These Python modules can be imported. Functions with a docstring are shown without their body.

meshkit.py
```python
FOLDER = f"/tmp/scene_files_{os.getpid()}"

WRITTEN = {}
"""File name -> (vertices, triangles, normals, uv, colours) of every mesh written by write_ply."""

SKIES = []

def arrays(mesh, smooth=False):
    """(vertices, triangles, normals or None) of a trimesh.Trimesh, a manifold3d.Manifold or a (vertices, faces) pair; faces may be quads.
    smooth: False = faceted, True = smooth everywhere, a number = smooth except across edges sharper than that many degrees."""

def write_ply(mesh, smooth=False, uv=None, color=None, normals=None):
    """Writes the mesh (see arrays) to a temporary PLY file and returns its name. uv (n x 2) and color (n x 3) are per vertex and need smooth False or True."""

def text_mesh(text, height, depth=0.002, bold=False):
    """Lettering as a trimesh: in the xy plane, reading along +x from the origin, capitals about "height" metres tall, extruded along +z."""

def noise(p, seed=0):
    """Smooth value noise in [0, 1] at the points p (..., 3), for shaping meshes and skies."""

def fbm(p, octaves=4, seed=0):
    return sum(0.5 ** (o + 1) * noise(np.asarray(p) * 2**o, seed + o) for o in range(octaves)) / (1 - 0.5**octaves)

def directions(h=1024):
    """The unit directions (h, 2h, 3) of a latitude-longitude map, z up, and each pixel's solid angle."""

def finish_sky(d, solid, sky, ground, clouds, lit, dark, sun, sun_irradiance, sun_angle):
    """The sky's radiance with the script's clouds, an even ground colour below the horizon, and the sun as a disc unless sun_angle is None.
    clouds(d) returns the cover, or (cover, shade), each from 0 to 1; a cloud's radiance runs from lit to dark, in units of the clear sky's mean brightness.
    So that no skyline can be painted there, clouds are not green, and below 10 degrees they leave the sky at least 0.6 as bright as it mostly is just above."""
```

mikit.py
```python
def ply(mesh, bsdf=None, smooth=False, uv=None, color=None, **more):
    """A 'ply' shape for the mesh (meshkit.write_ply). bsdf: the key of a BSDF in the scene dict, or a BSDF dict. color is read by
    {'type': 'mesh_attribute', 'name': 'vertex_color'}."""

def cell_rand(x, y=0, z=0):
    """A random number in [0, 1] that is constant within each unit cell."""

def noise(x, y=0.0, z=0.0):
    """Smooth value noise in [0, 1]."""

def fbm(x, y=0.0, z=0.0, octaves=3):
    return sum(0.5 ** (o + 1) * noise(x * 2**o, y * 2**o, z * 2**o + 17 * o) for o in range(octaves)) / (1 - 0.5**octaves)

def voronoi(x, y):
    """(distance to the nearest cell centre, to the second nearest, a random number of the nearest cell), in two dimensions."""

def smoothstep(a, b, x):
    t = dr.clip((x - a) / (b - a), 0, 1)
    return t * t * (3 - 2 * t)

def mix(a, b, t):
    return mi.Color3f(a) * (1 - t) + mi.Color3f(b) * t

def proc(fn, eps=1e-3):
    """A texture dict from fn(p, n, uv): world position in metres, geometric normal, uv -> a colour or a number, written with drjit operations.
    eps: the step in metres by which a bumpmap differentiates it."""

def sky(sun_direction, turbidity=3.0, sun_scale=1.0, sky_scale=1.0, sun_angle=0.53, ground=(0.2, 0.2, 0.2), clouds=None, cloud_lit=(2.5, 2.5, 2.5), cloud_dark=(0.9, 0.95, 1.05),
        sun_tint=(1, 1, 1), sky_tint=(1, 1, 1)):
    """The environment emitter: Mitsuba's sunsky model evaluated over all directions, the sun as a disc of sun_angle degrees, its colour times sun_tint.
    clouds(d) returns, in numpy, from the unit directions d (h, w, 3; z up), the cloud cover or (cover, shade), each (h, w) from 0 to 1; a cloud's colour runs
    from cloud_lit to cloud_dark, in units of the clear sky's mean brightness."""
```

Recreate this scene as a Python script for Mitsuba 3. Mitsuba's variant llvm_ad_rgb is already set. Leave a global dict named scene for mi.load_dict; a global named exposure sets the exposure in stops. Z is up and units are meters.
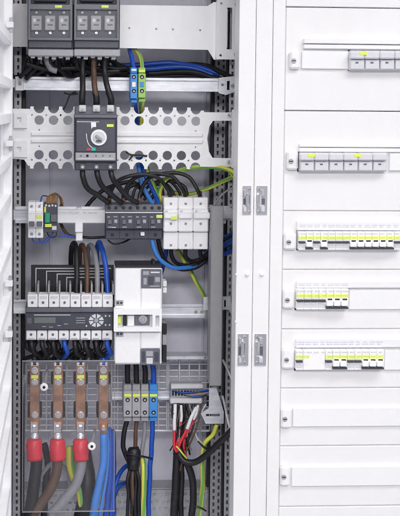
import math, random
import numpy as np, trimesh, mitsuba as mi, drjit as dr, mikit, meshkit
from shapely.geometry import Polygon, box as sbox, Point
from shapely.ops import unary_union
from mikit import noise, fbm, smoothstep, mix

random.seed(7); rng = np.random.RandomState(7)
scene, labels = {}, {}
T = mi.ScalarTransform4f

# ------------------------------------------------------------------ camera, light, exposure
FOC = 1100.0                                   # focal length in photograph pixels (the photograph is 400 wide)
YAW, PITCH, ROLL = 0.055, 0.047, 0.008
PPX, PPY = 125.6, 161.7                        # principal point: a crop of a larger picture
EYE = np.array([-0.3375, -2.75, 1.57])
_f = np.array([math.sin(YAW) * math.cos(PITCH), math.cos(YAW) * math.cos(PITCH), -math.sin(PITCH)])
_r0 = np.array([math.cos(YAW), -math.sin(YAW), 0.0]); _u0 = np.cross(_r0, _f)
_r = _r0 * math.cos(ROLL) + _u0 * math.sin(ROLL); _u = _u0 * math.cos(ROLL) - _r0 * math.sin(ROLL)
scene['camera'] = {'type': 'perspective', 'fov': math.degrees(2 * math.atan(200 / FOC)), 'fov_axis': 'x',
                   'principal_point_offset_x': (200 - PPX) / 400, 'principal_point_offset_y': (258 - PPY) / 516,
                   'near_clip': 0.05, 'far_clip': 50.0,
                   'to_world': T().look_at(origin=EYE.tolist(), target=(EYE + _f).tolist(), up=_u.tolist())}
exposure = 0.76

def lamp(key, x, y, z, w, d, power, col=(1.02, 1.0, 0.985)):
    # a ceiling luminaire, facing down
    scene[key] = {'type': 'rectangle', 'to_world': T().translate([x, y, z]).rotate([1, 0, 0], 180).scale([w / 2, d / 2, 1]),
                  'bsdf': {'type': 'diffuse', 'reflectance': {'type': 'rgb', 'value': [.8, .8, .8]}},
                  'emitter': {'type': 'area', 'radiance': {'type': 'rgb', 'value': [power * c for c in col]}}}
    labels[key] = {'label': 'white ceiling luminaire above the cabinet front ' + ('to the right' if x > 0 else 'to the left'), 'category': 'ceiling lamp'}
lamp('ceiling_lamp', 0.95, -1.7, 2.95, 1.6, 1.0, 5.0)
lamp('ceiling_lamp_001', -0.5, -5.0, 2.95, 2.4, 1.8, 17.0)
scene['room_light'] = {'type': 'constant', 'radiance': {'type': 'rgb', 'value': [0.27, 0.27, 0.305]}}

# ------------------------------------------------------------------ helpers
def at(px, py, Y):
    d = _f + _r * (px - PPX) / FOC + _u * (PPY - py) / FOC
    return EYE + d * (Y - EYE[1]) / d[1]
def kk(Y): return (at(200.5, 258, Y) - at(199.5, 258, Y))[0]
def slot_key(key):
    if key not in scene and key not in labels: return key
    n = 1
    while f'{key}_{n:03d}' in scene or f'{key}_{n:03d}' in labels: n += 1
    return f'{key}_{n:03d}'
def thing(name, label, cat, group=None, kind=None):
    k = slot_key(name); labels[k] = {'label': label, 'category': cat}
    if group: labels[k]['group'] = group
    if kind: labels[k]['kind'] = kind
    return k
def part(parent, name, mesh, mat, smooth=False, label=None, kind=None, **kw):
    k = slot_key(parent + '__' + name); scene[k] = mikit.ply(mesh, mat, smooth, **kw)
    if label or kind:
        labels[k] = {a: b for a, b in (('label', label), ('kind', kind)) if b}
    return k
def one(name, label, cat, mesh, mat, smooth=False, group=None, **kw):
    k = thing(name, label, cat, group); scene[k] = mikit.ply(mesh, mat, smooth, **kw); return k
def join(ms): return trimesh.util.concatenate(ms)

_cf = {}
def cbox(lo, hi, c):
    lo, hi = np.minimum(lo, hi), np.maximum(lo, hi)
    c = min(c, 0.45 * float((hi - lo).min()))
    v = []
    for sx in (0, 1):
        for sy in (0, 1):
            for sz in (0, 1):
                s = (sx, sy, sz); p = [hi[i] if s[i] else lo[i] for i in range(3)]
                for a in range(3):
                    q = [p[i] + (0 if i == a else (-c if s[i] else c)) for i in range(3)]
                    v.append(q)
    if 'f' not in _cf:
        u = []
        for sx in (0, 1):
            for sy in (0, 1):
                for sz in (0, 1):
                    for a in range(3): u.append([(s + (0 if i == a else (-.2 if s else .2))) for i, s in enumerate((sx, sy, sz))])
        u = np.array(u); from scipy.spatial import ConvexHull
        h = ConvexHull(u); fs = []
        for t, eq in zip(h.simplices, h.equations):
            n = np.cross(u[t[1]] - u[t[0]], u[t[2]] - u[t[0]])
            fs.append(t if n @ eq[:3] > 0 else t[::-1])
        _cf['f'] = np.array(fs)
    return trimesh.Trimesh(np.array(v), _cf['f'], process=False)
def pb(x0, y0, x1, y1, Yf, Yb, c=0.0012):
    xc, yc = (x0 + x1) / 2, (y0 + y1) / 2
    a, b = at(x0, yc, Yf)[0], at(x1, yc, Yf)[0]
    t, u = at(xc, y0, Yf)[2], at(xc, y1, Yf)[2]
    return cbox(np.array([a, Yf, u]), np.array([b, Yb, t]), c)
def pd(px, py, r, Yf, Yb, n=20, c=0.15, r2=None):
    # disc or cylinder facing the camera, with a rounded front edge
    p = at(px, py, Yf); R = r * kk(Yf); Rb = (r2 or r) * kk(Yf); e = R * c
    ring = [(0, 0), (R - e, 0), (R, e), (Rb, abs(Yb - Yf))]
    v = [[0, 0, 0]]; f = []
    th = np.linspace(0, 2 * np.pi, n, endpoint=False)
    for (rr, d) in ring[1:]: v += [[rr * math.cos(a), d, rr * math.sin(a)] for a in th]
    for i in range(n):
        j = (i + 1) % n; f.append([0, 1 + i, 1 + j])
        for q in range(2):
            A, B, C, D = 1 + q * n + i, 1 + q * n + j, 1 + (q + 1) * n + j, 1 + (q + 1) * n + i
            f += [[A, D, C], [A, C, B]]
    return trimesh.Trimesh(np.array(v) + p, np.array(f), process=False)
def pq(x0, y0, x1, y1, Y):
    # flat print sheet (uv 0..1)
    xc, yc = (x0 + x1) / 2, (y0 + y1) / 2
    a, b, t, u = at(x0, yc, Y)[0], at(x1, yc, Y)[0], at(xc, y0, Y)[2], at(xc, y1, Y)[2]
    return trimesh.Trimesh(np.array([[a, Y, u], [b, Y, u], [b, Y, t], [a, Y, t]]), np.array([[0, 1, 2], [0, 2, 3]]), process=False)
def poly(pg, Yf, th, xc=None, yc=None):
    # extrude a shapely polygon given in pixels, at depth Yf
    x0, y0, x1, y1 = pg.bounds
    xc = (x0 + x1) / 2 if xc is None else xc; yc = (y0 + y1) / 2 if yc is None else yc
    o = at(xc, yc, Yf); k = kk(Yf); out = []
    for g in getattr(pg, 'geoms', [pg]):
        m = trimesh.creation.extrude_polygon(g, 1.0, engine='earcut')
        v = np.array(m.vertices)
        w = np.stack([o[0] + (v[:, 0] - xc) * k, Yf + v[:, 2] * th, o[2] - (v[:, 1] - yc) * k], 1)
        out.append(trimesh.Trimesh(w, m.faces, process=False))
    m = join(out)
    if m.volume < 0: m.invert()
    return m
def spline(P, step=0.006):
    P = np.array(P, float)
    if len(P) == 2: n = max(2, int(np.linalg.norm(P[1] - P[0]) / 0.02)); return np.linspace(P[0], P[1], n + 1)
    Q = np.vstack([2 * P[0] - P[1], P, 2 * P[-1] - P[-2]]); out = []
    for i in range(1, len(Q) - 2):
        p0, p1, p2, p3 = Q[i - 1:i + 3]
        d = [max(np.linalg.norm(b - a), 1e-6) ** .5 for a, b in ((p0, p1), (p1, p2), (p2, p3))]
        m1 = p2 - p1 + d[1] * ((p1 - p0) / d[0] - (p2 - p0) / (d[0] + d[1])); m2 = p2 - p1 + d[1] * ((p3 - p2) / d[2] - (p3 - p1) / (d[1] + d[2]))
        n = max(2, int(np.linalg.norm(p2 - p1) / step)); t = np.linspace(0, 1, n, endpoint=False)[:, None]
        out.append((2 * t**3 - 3 * t**2 + 1) * p1 + (t**3 - 2 * t**2 + t) * m1 + (-2 * t**3 + 3 * t**2) * p2 + (t**3 - t**2) * m2)
    return np.vstack(out + [P[-1:]])
def sweep(C, R, n=10, twist=0.0, flat=1.0):
    C = np.array(C); R = np.broadcast_to(R, len(C)); t = np.gradient(C, axis=0); t /= np.linalg.norm(t, axis=1, keepdims=True) + 1e-12
    up = np.array([0, 1, 0.]) if abs(t[0][1]) < .9 else np.array([1., 0, 0]); N = np.cross(t[0], up); N /= np.linalg.norm(N)
    v, ang = [], []
    th = np.linspace(0, 2 * np.pi, n, endpoint=False)
    for i in range(len(C)):
        N = N - t[i] * (N @ t[i]); N /= np.linalg.norm(N); B = np.cross(t[i], N); a = th + twist * i
        v.append(C[i] + R[i] * (np.outer(np.cos(a), N) + flat * np.outer(np.sin(a), B))); ang += list(range(n))
    f = []
    for i in range(len(C) - 1):
        for j in range(n):
            A, B_, c, D = i * n + j, i * n + (j + 1) % n, (i + 1) * n + (j + 1) % n, (i + 1) * n + j
            f += [[A, B_, c], [A, c, D]]
    m = len(C) * n
    V = np.vstack(v + [C[:1], C[-1:]])
    for j in range(n): f += [[m, (j + 1) % n, j], [m + 1, m - n + j, m - n + (j + 1) % n]]
    return trimesh.Trimesh(V, np.array(f), process=False), np.array(ang + [0, 0])
def wpts(pts, Y0): return [at(p[0], p[1], p[2] if len(p) > 2 else Y0) for p in pts]
def tube(pts, r, Y=0.3, n=10, twist=0.0, step=0.006):
    P = wpts(pts, Y); C = spline(P, step)
    k = kk(Y); w = (meshkit.noise(C * 30, 3) - .5)[:, None] * [.003, .003, .003]
    w[0] = w[-1] = 0
    return sweep(C + w, r * k, n, twist)
def cable(name, label, mat, r, pts, Y=0.3, group=None, cat='cable', n=10, parent=None):
    gy = mat == 'green_yellow'; n = 14 if gy else n
    m, ang = tube(pts, r, Y, n, twist=.035 if gy else 0)
    kw = {}
    if mat == 'green_yellow':
        kw['color'] = np.where(((ang % 7) < 3)[:, None], [.13, .36, .07], [.72, .66, .09])
    if parent: return part(parent, name, m, mat, True, label=label, **kw)
    return one(name, label, cat, m, mat, True, group, **kw)
ORD = ['first', 'second', 'third', 'fourth', 'fifth', 'sixth', 'seventh', 'eighth', 'ninth', 'tenth', 'eleventh', 'twelfth', 'thirteenth', 'fourteenth', 'fifteenth', 'sixteenth']

# ------------------------------------------------------------------ materials
def rgb(c): return {'type': 'rgb', 'value': list(c)}
def pr(name, col, rough=0.45, metallic=0.0, spec=0.5, **kw):
    base = mikit.proc(col) if callable(col) else rgb(col)
    r = mikit.proc(rough) if callable(rough) else rough
    scene[name] = {'type': 'twosided', 'bsdf': {'type': 'principled', 'base_color': base, 'roughness': r, 'metallic': metallic, 'specular': spec, **kw}}
def worn(c, amt=.1, s=18., dirt=(.35, .33, .32)):
    def fn(p, n, uv):
        a = fbm(p.x * s, p.y * s, p.z * s, 4); g = fbm(p.x * s * 9 + 40, p.y * s * 9, p.z * s * 3, 2)
        return mix(mi.Color3f(*c) * (1 - amt * .5 + amt * g), mi.Color3f(*c) * mi.Color3f(*dirt) * 2, smoothstep(.56, .8, a) * amt)
    return fn
def galv(p, n, uv):
    a = fbm(p.x * 60, p.y * 60, p.z * 60, 3); b = noise(p.x * 14, p.y * 14, p.z * 220)
    return mi.Color3f(.70, .71, .75) * (.72 + .35 * a + .15 * b)
def copper(p, n, uv):
    a = fbm(p.x * 40, p.y * 40, p.z * 40, 4); b = noise(p.x * 1100, p.y * 40, p.z * 25)
    return mix(mi.Color3f(.47, .26, .17), mi.Color3f(.31, .17, .11), smoothstep(.3, .8, a)) * (.94 + .12 * b)
def powder(p, n, uv): return fbm(p.x * 420, p.y * 420, p.z * 420, 2) * .00035
pr('white_paint', worn((.80, .80, .81), .08), .42)
scene['white_coat'] = {'type': 'twosided', 'bsdf': {'type': 'bumpmap', 'arbitrary': mikit.proc(powder, eps=5e-4), 'scale': 1.0,
    'bsdf': {'type': 'principled', 'base_color': mikit.proc(worn((.84, .84, .845), .06, 7.)), 'roughness': .4, 'specular': .5}}}
scene['panel_white'] = {'type': 'twosided', 'bsdf': {'type': 'bumpmap', 'arbitrary': mikit.proc(powder, eps=5e-4), 'scale': 1.0,
    'bsdf': {'type': 'principled', 'base_color': mikit.proc(worn((.745, .74, .735), .04, 3.)), 'roughness': .38, 'specular': .5}}}
pr('back_grey', worn((.71, .71, .79), .10, 9.), .45)
pr('galvanised', galv, .36, .5)
pr('mesh_zinc', (.74, .74, .76), .38, .2)
pr('dull_steel', worn((.42, .42, .44), .3, 30.), .45, .4)
pr('slot_dark', (.10, .10, .115), .7)
pr('bright_steel', (.74, .74, .76), .24, 1.0)
pr('copper_bar', copper, lambda p, n, uv: .22 + .3 * fbm(p.x * 70, p.y * 70, p.z * 70, 3), .8)
pr('slate_plastic', worn((.055, .058, .078), .25, 40.), .4)
pr('slate_light', worn((.12, .125, .15), .2, 40.), .42)
pr('grey_plastic', worn((.34, .34, .36), .16, 30.), .45)
pr('panel_plastic', worn((.76, .76, .76), .03, 30.), .38)
pr('pale_plastic', worn((.60, .60, .63), .1, 40.), .4)
pr('white_plastic', worn((.80, .80, .81), .07, 40.), .36)
pr('duct_grey', worn((.27, .27, .275), .15, 20.), .5)
pr('black_plastic', (.012, .012, .014), .4)
pr('toggle_dark', (.05, .05, .056), .4)
pr('black_rubber', worn((.010, .010, .012), .5, 60., (1.2, 1.2, 1.2)), .48)
pr('brown_rubber', worn((.10, .055, .035), .3, 60.), .5)
pr('grey_rubber', worn((.24, .24, .26), .2, 60.), .48)
pr('blue_rubber', worn((.012, .075, .42), .2, 60.), .4)
pr('blue_bright', worn((.05, .21, .62), .15, 60.), .4)
pr('red_rubber', worn((.66, .035, .055), .22, 60.), .4)
pr('white_rubber', (.72, .72, .74), .45)
pr('green_rubber', (.06, .26, .07), .45)
pr('lime_label', (.66, .76, .12), .5)
pr('green_relay', (.02, .30, .15), .4)
pr('teal_dot', (.02, .45, .36), .4)
pr('red_dot', (.6, .04, .05), .4)
pr('blue_block', (.05, .24, .60), .42)
pr('green_block', (.30, .52, .12), .42)
pr('brown_wire', worn((.30, .17, .07), .3, 200.), .5)
pr('dark_hole', (.012, .012, .014), .8)
pr('lcd', (.15, .165, .16), .22)
pr('frosted', (.30, .30, .32), .35)
scene['green_yellow'] = {'type': 'twosided', 'bsdf': {'type': 'principled', 'base_color': {'type': 'mesh_attribute', 'name': 'vertex_color'}, 'roughness': .42}}
scene['clear_sheet'] = {'type': 'thindielectric', 'int_ior': 1.5}
def dashes(bg, ink, rows):
    def fn(p, n, uv):
        # short printed dashes: one per cell of 18 mm along x
        u = p.x / .0184; c = dr.floor(u); fu = u - c; out = mi.Float(0)
        for i, (v0, v1) in enumerate(rows):
            w = .25 + .3 * mikit.cell_rand(c, i, 3)
            tick = noise(p.x * 1500 + 31 * i, 3.1, uv.y * 3)
            out = dr.maximum(out, dr.select((dr.abs(fu - .5) < w) & (uv.y > v0) & (uv.y < v1), .3 + .7 * tick, 0))
        return mix(bg, ink, out * .6)
    return fn
pr('print_strip', dashes((.74, .74, .77), (.25, .25, .32), ((.30, .45), (.58, .70))), .35)
pr('print_front', dashes((.80, .80, .81), (.28, .28, .34), ((.25, .75),)), .36)
pr('print_lime', dashes((.72, .82, .18), (.28, .34, .08), ((.35, .65),)), .45)

def screw(parent, px, py, r, Yf, mat='bright_steel', name='screw'):
    s = part(parent, name, pd(px, py, r, Yf - .003, Yf + .002, 16), mat, 40)
    a = rng.rand() * 180; o = at(px, py, Yf - .0033); L, W = r * kk(Yf) * .72, r * kk(Yf) * .13
    m = cbox(np.array([-L, -.0004, -W]), np.array([L, .0008, W]), .0002)
    m.apply_transform(trimesh.transformations.rotation_matrix(math.radians(a), [0, 1, 0])); m.apply_translation(o)
    return s, part(s, 'drive_slot', m, 'dark_hole')

# ------------------------------------------------------------------ the enclosure
enc = thing('switchboard_enclosure', 'tall grey steel switchboard enclosure with slotted uprights around the open left bay', 'enclosure')
def wall(x0, x1, y0, y1, z0, z1): return cbox(np.array([x0, y0, z0]), np.array([x1, y1, z1]), .001)
XL, XR = at(4, 258, 0)[0], at(252, 258, 0)[0]; ZB, ZT = .30, 2.05
part(enc, 'back_panel', wall(XL - .03, XR + .03, .50, .52, ZB, ZT), 'back_grey')
for px in (51, 203):   # folded panel joints
    X = at(px, 258, .5)[0]; part(enc, 'panel_joint', wall(X - .004, X + .004, .494, .5005, ZB, ZT), 'back_grey')
part(enc, 'side_panel', wall(XL - .02, XL, .0, .515, ZB, ZT), 'dull_steel')
part(enc, 'side_panel', wall(XR, XR + .02, .03, .515, ZB, ZT), 'dull_steel')
part(enc, 'top_panel', wall(XL - .02, XR + .02, .0, .52, ZT, ZT + .02), 'dull_steel')
def upright(px0, px1, Y, cols, depth, mat='dull_steel', pitch=.0198, off=0.0):
    a, b = at(px0, 258, Y)[0], at(px1, 258, Y)[0]
    holes = []
    for ci, c in enumerate(cols):
        X = a + (b - a) * c
        for i in range(int((ZT - ZB) / pitch) - 1):
            z = ZB + .02 + i * pitch + off + ci * pitch * .5
            holes.append(sbox(X - .0028, z - .0055, X + .0028, z + .0055))
    pg = sbox(a, ZB, b, ZT).difference(unary_union(holes))
    m = trimesh.creation.extrude_polygon(pg, .0025, engine='earcut'); v = np.array(m.vertices)
    m = trimesh.Trimesh(np.stack([v[:, 0], Y + v[:, 2], v[:, 1]], 1), m.faces[:, ::-1], process=False)
    u = part(enc, 'upright', m, mat)
    part(u, 'flange', wall(b - .002, b, Y + .003, Y + depth, ZB, ZT), mat)
    part(u, 'slot_backing', wall(a + .003, b - .003, Y + .012, Y + .014, ZB, ZT), 'slot_dark')
    if depth < .1: part(u, 'flange', wall(a, a + .002, Y + .003, Y + min(depth, .05), ZB, ZT), mat)
upright(13.6, 20.8, .33, (.55,), .14)
upright(212.8, 224.8, .40, (.3, .72), .08)
upright(227, 238.4, .29, (.28, .74), .18, off=.006)
for px0, px1, Y in ((21.4, 25.0, .36), (209.4, 212.4, .40), (225.1, 226.8, .34)):
    a, b = at(px0, 258, Y)[0], at(px1, 258, Y)[0]; part(enc, 'gasket', wall(a, b, Y, Y + .03, ZB, ZT), 'black_rubber')
# lower slotted gutter
gut = thing('cable_gutter', 'slotted grey steel gutter crossing the bottom of the bay', 'cable gutter')
hol = [sbox(x - 1.6, y - 1.0, x + 1.6, y + 1.0) for y in (494.5, 502, 509) for x in np.arange(24 + (2.5 if y == 502 else 0), 206, 6.2)]
part(gut, 'front_face', poly(sbox(21, 490, 209, 530).difference(unary_union(hol)), .40, .002), 'dull_steel')
part(gut, 'upper_lip', pb(21, 488.2, 209, 490, .40, .47), 'dull_steel')
part(gut, 'backing', pb(21.5, 490.5, 208.5, 530, .41, .415), 'back_grey')

# ------------------------------------------------------------------ right-hand posts and front plates
posts = thing('door_post', 'white steel door post left of the hinge seam, beside the open bay', 'door post')
def post(k, x0, x1, Yf, Yb): part(k, 'profile', wall(at(x0, 258, Yf)[0], at(x1, 258, Yf)[0], Yf, Yb, ZB, ZT), 'panel_white')
post(posts, 236.4, 252.8, -.012, .055)
posts2 = thing('door_post', 'white steel door post right of the hinge seam, beside the plated section', 'door post')
post(posts2, 253.3, 269.5, -.012, .055)
part(posts2, 'seam', wall(at(252.4, 258, .01)[0], at(253.7, 258, .01)[0], -.0105, .05, ZB, ZT), 'panel_white')
for k, y0, y1, xs in ((0, 186, 215, (242.6, 251.2, 256.5, 267.5)), (1, 334, 366, (237.8, 248.6, 254.6, 266.4))):
    for s in (0, 1):
        h = thing('hinge', f"bright chromed hinge leaf on the {('left', 'right')[s]} door post, {('upper', 'lower')[k]} pair", 'hinge', 'chromed hinge leaves on the door posts')
        x0, x1 = xs[2 * s], xs[2 * s + 1]
        part(h, 'plate', pb(x0, y0, x1, y1, -.0155, -.0115, .001), 'bright_steel')
        part(h, 'knuckle', pb(x0 + (1.5 if s else 3.4), y0 + 8, x0 + (5 if s else 7.4), y1 - 9, -.03, -.0155, .003), 'bright_steel')
        part(h, 'link', pb(x0 + (4.5 if s else 1), y0 + 4, x0 + (8.5 if s else 4), y0 + 11, -.024, -.0155, .002), 'dull_steel')
        part(h, 'link', pb(x0 + (4.5 if s else 1), y1 - 9, x0 + (8.5 if s else 4), y1 - 3, -.024, -.0155, .002), 'galvanised')
        part(h, 'recess', pb(x0 + (5.2 if s else .8), y0 + 12.5, x0 + (8.4 if s else 3.2), y1 - 10.5, -.0165, -.0155, .0003), 'slot_dark')
        for q, yy in enumerate((y0 + 3.4, y1 - 3.0)): screw(h, x0 + 2.6 + 4.5 * (1 - s), yy, 1.5, -.0155, 'dull_steel')
for i, (px, py, q) in enumerate(((247.5, 274.5, posts), (262, 274.5, posts2), (236.5, 274.8, posts), (236, 322, posts))):
    part(q, 'buffer', pd(px, py, 2.0 if i < 2 else 1.1, -.02, -.012, 18, .4), 'white_plastic', 50)

pan = thing('front_plate_panel', 'white steel front panel of stacked cover plates with breaker cut-outs', 'panel')
part(pan, 'frame_upright', wall(at(269.9, 258, .0)[0], at(282.0, 258, 0)[0], -.002, .06, ZB, ZT), 'panel_white')
part(pan, 'backing', wall(at(270, 258, .06)[0], at(470, 258, .06)[0], .0265, .06, ZB, ZT), 'panel_white')
seams = [-45, 7.6, 111, 211, 269.6, 329, 388, 445.6, 506, 565]
XP0, XP1 = at(282.6, 258, .02)[0], at(460, 258, .02)[0]
for i in range(len(seams) - 1):
    z1, z0 = at(340, seams[i], .02)[2], at(340, seams[i + 1], .02)[2]; g = .0013
    part(pan, 'front_plate', cbox(np.array([XP0, .02, z0 + g]), np.array([XP1, .026, z1 - g]), .0016), 'panel_white')
for py in (7.6, 111):
    z = at(340, py, .02)[2]; part(pan, 'seam_gasket', cbox(np.array([XP0, .0225, z - .0012]), np.array([XP1, .0262, z + .0012]), .0002), 'slot_dark')
def lock(y, xa, xb, h):
    p = part(pan, 'lock_tab', pb(xa, y - h / 2, xb, y + h / 2, .002, .021, .005), 'panel_plastic')
    s = part(p, 'lock_screw', pd((xa + xb) / 2 - 1.5, y + .8, 2.5, -.0015, .003, 18), 'dull_steel', 40)
    o = at((xa + xb) / 2 - 1.5, y + .8, -.0018); part(p, 'drive_slot', cbox(o - [.0045, .0003, .0011], o + [.0045, .001, .0011], .0002), 'dark_hole')
for y, xa, xb, h in ((60, 290, 301, 18), (160.5, 287, 298.5, 19), (241.5, 284, 296.8, 17), (299.5, 283, 295, 19), (359.3, 282, 294.5, 20), (418.5, 281.2, 292, 20), (476.5, 280.5, 290.6, 20)):
    lock(y, xa, xb, h)
def rail_strip(x0, x1, y0, y1, Y=.008, prn=None):
    part(pan, 'label_rail', pb(x0, y0, 455, y1, Y, .021, .0015), 'panel_plastic')
    if prn: 
        m = pq(prn[0], prn[1], prn[2], prn[3], Y - .0006); part(pan, 'label_insert', m, 'print_strip', uv=np.array([[0, 0], [1, 0], [1, 1], [0, 1]]))
rail_strip(304, 455, 39.2, 44.2, .001); part(pan, 'label_rail', pb(304, 45, 455, 49.4, .006, .021, .0015), 'panel_plastic')
rail_strip(299.5, 455, 144, 147.5, .006); part(pan, 'label_rail', pb(299.5, 148, 455, 152.3, .010, .021, .0015), 'panel_plastic')
rail_strip(297, 455, 221.5, 230.5, .006, (299, 223, 452, 229.5))
rail_strip(296.5, 455, 281.5, 288, .006, (297, 281.9, 348.4, 287.8))
rail_strip(295.8, 455, 339.0, 347.6, .006, (296, 339.4, 383.6, 347.2))
for x0, y0, x1, y1 in ((301.8, 51.2, 348.6, 69), (389.5, 153.5, 456, 171), (349.4, 290, 456, 309.6), (384.6, 350, 456, 370), (292.8, 407.5, 456, 426.4), (291.6, 466.2, 456, 485.8)):
    part(pan, 'blanking_strip', pb(x0, y0, x1, y1, .011, .021, .0018), 'panel_plastic')
for x0, y0, x1, y1 in ((348.4, 50, 349.8, 70.5), (297.6, 152, 299.6, 171.5), (296.8, 231, 298.2, 250.2), (295.0, 289, 296.4, 310), (294.4, 349.4, 295.8, 370.5)):
    part(pan, 'cutout_edge', pb(x0, y0, x1, y1, .015, .021, .0003), 'black_plastic')

UV4 = np.array([[0, 0], [1, 0], [1, 1], [0, 1]])
def mcb(x0, w, yt, yb, kind, label, group):
    k = thing('circuit_breaker', label, 'circuit breaker', group)
    h = yb - yt; F = -.006; a, b = x0 + .12, x0 + w - .12
    part(k, 'body', pb(a, yt, b, yb, F, .021, .0012), 'white_plastic')
    part(k, 'printed_legend', pq(a + .3, yt + .7, b - .3, yt + h * .20, F - .0005), 'print_front', uv=UV4)
    if kind != 'P': part(k, 'marker', pq(a, yt + h * .24, b, yt + h * .43, F - .0006), 'print_lime', uv=UV4)
    if kind == 'B':
        part(k, 'recess', pb(a + .35, yt + h * .46, b - .35, yt + h * .68, F - .0008, F + .002, .0003), 'pale_plastic')
        part(k, 'toggle', pb(a + .05, yt + h * .53, b - .05, yt + h * .63, F - .009, F + .002, .0015), 'toggle_dark', label='raised black toggle')
        part(k, 'lower_window', pb(a + .5, yt + h * .72, b - .5, yt + h * .9, F - .001, F + .002, .0004), 'pale_plastic')
    elif kind == 'O':
        part(k, 'recess', pb(a + 1.3, yt + h * .465, b - 1.3, yt + h * .545, F - .0008, F + .002, .0002), 'black_plastic')
        part(k, 'toggle', pb(a + .3, yt + h * .58, b - .3, yt + h * .84, F - .013, F + .002, .002), 'white_plastic')
        part(k, 'toggle_tip', pb(a - .1, yt + h * .87, b + .1, yt + h * .97, F - .009, F + .002, .001), 'toggle_dark')
    return k
def row(seq, x0, w, yt, yb, where, grp):
    for i, s in enumerate(seq):
        st = {'B': 'with its black toggle up', 'O': 'with its white toggle down', 'P': 'plain without a toggle'}[s]
        mcb(x0 + i * w, w, yt, yb, s, f'white breaker {st}, {ORD[i]} from left in the {where} row', grp)
row('BOBOBBBOOOOOOB', 298.6, 7.36, 231.8, 250, 'longest upper', 'breakers in the longest row of the front panel')
row('BBBBOOO', 296.6, 7.42, 289, 309.6, 'short middle', 'breakers in the short middle row of the front panel')
row('B', 295.9, 7.3, 350, 370, 'lowest breaker', 'breakers in the lowest row of the front panel')
k = thing('residual_current_block', 'blank white add-on block with one lime marker between breakers of the lowest row', 'circuit breaker block')
part(k, 'body', pb(303.4, 350, 325.2, 370, -.006, .021, .0012), 'white_plastic')
part(k, 'printed_legend', pq(304, 351, 324.6, 354, -.0066), 'print_front', uv=UV4); part(k, 'marker', pq(304.2, 355.2, 309.4, 358.4, -.0067), 'print_lime', uv=UV4)
for i, s in enumerate('BOOBBOOO'):
    st = {'B': 'with its black toggle up', 'O': 'with its white toggle down'}[s]
    mcb(325.4 + i * 7.35, 7.35, 350, 370, s, f'white breaker {st}, {ORD[i]} right of the lowest blank block', 'breakers in the lowest row of the front panel')
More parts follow.
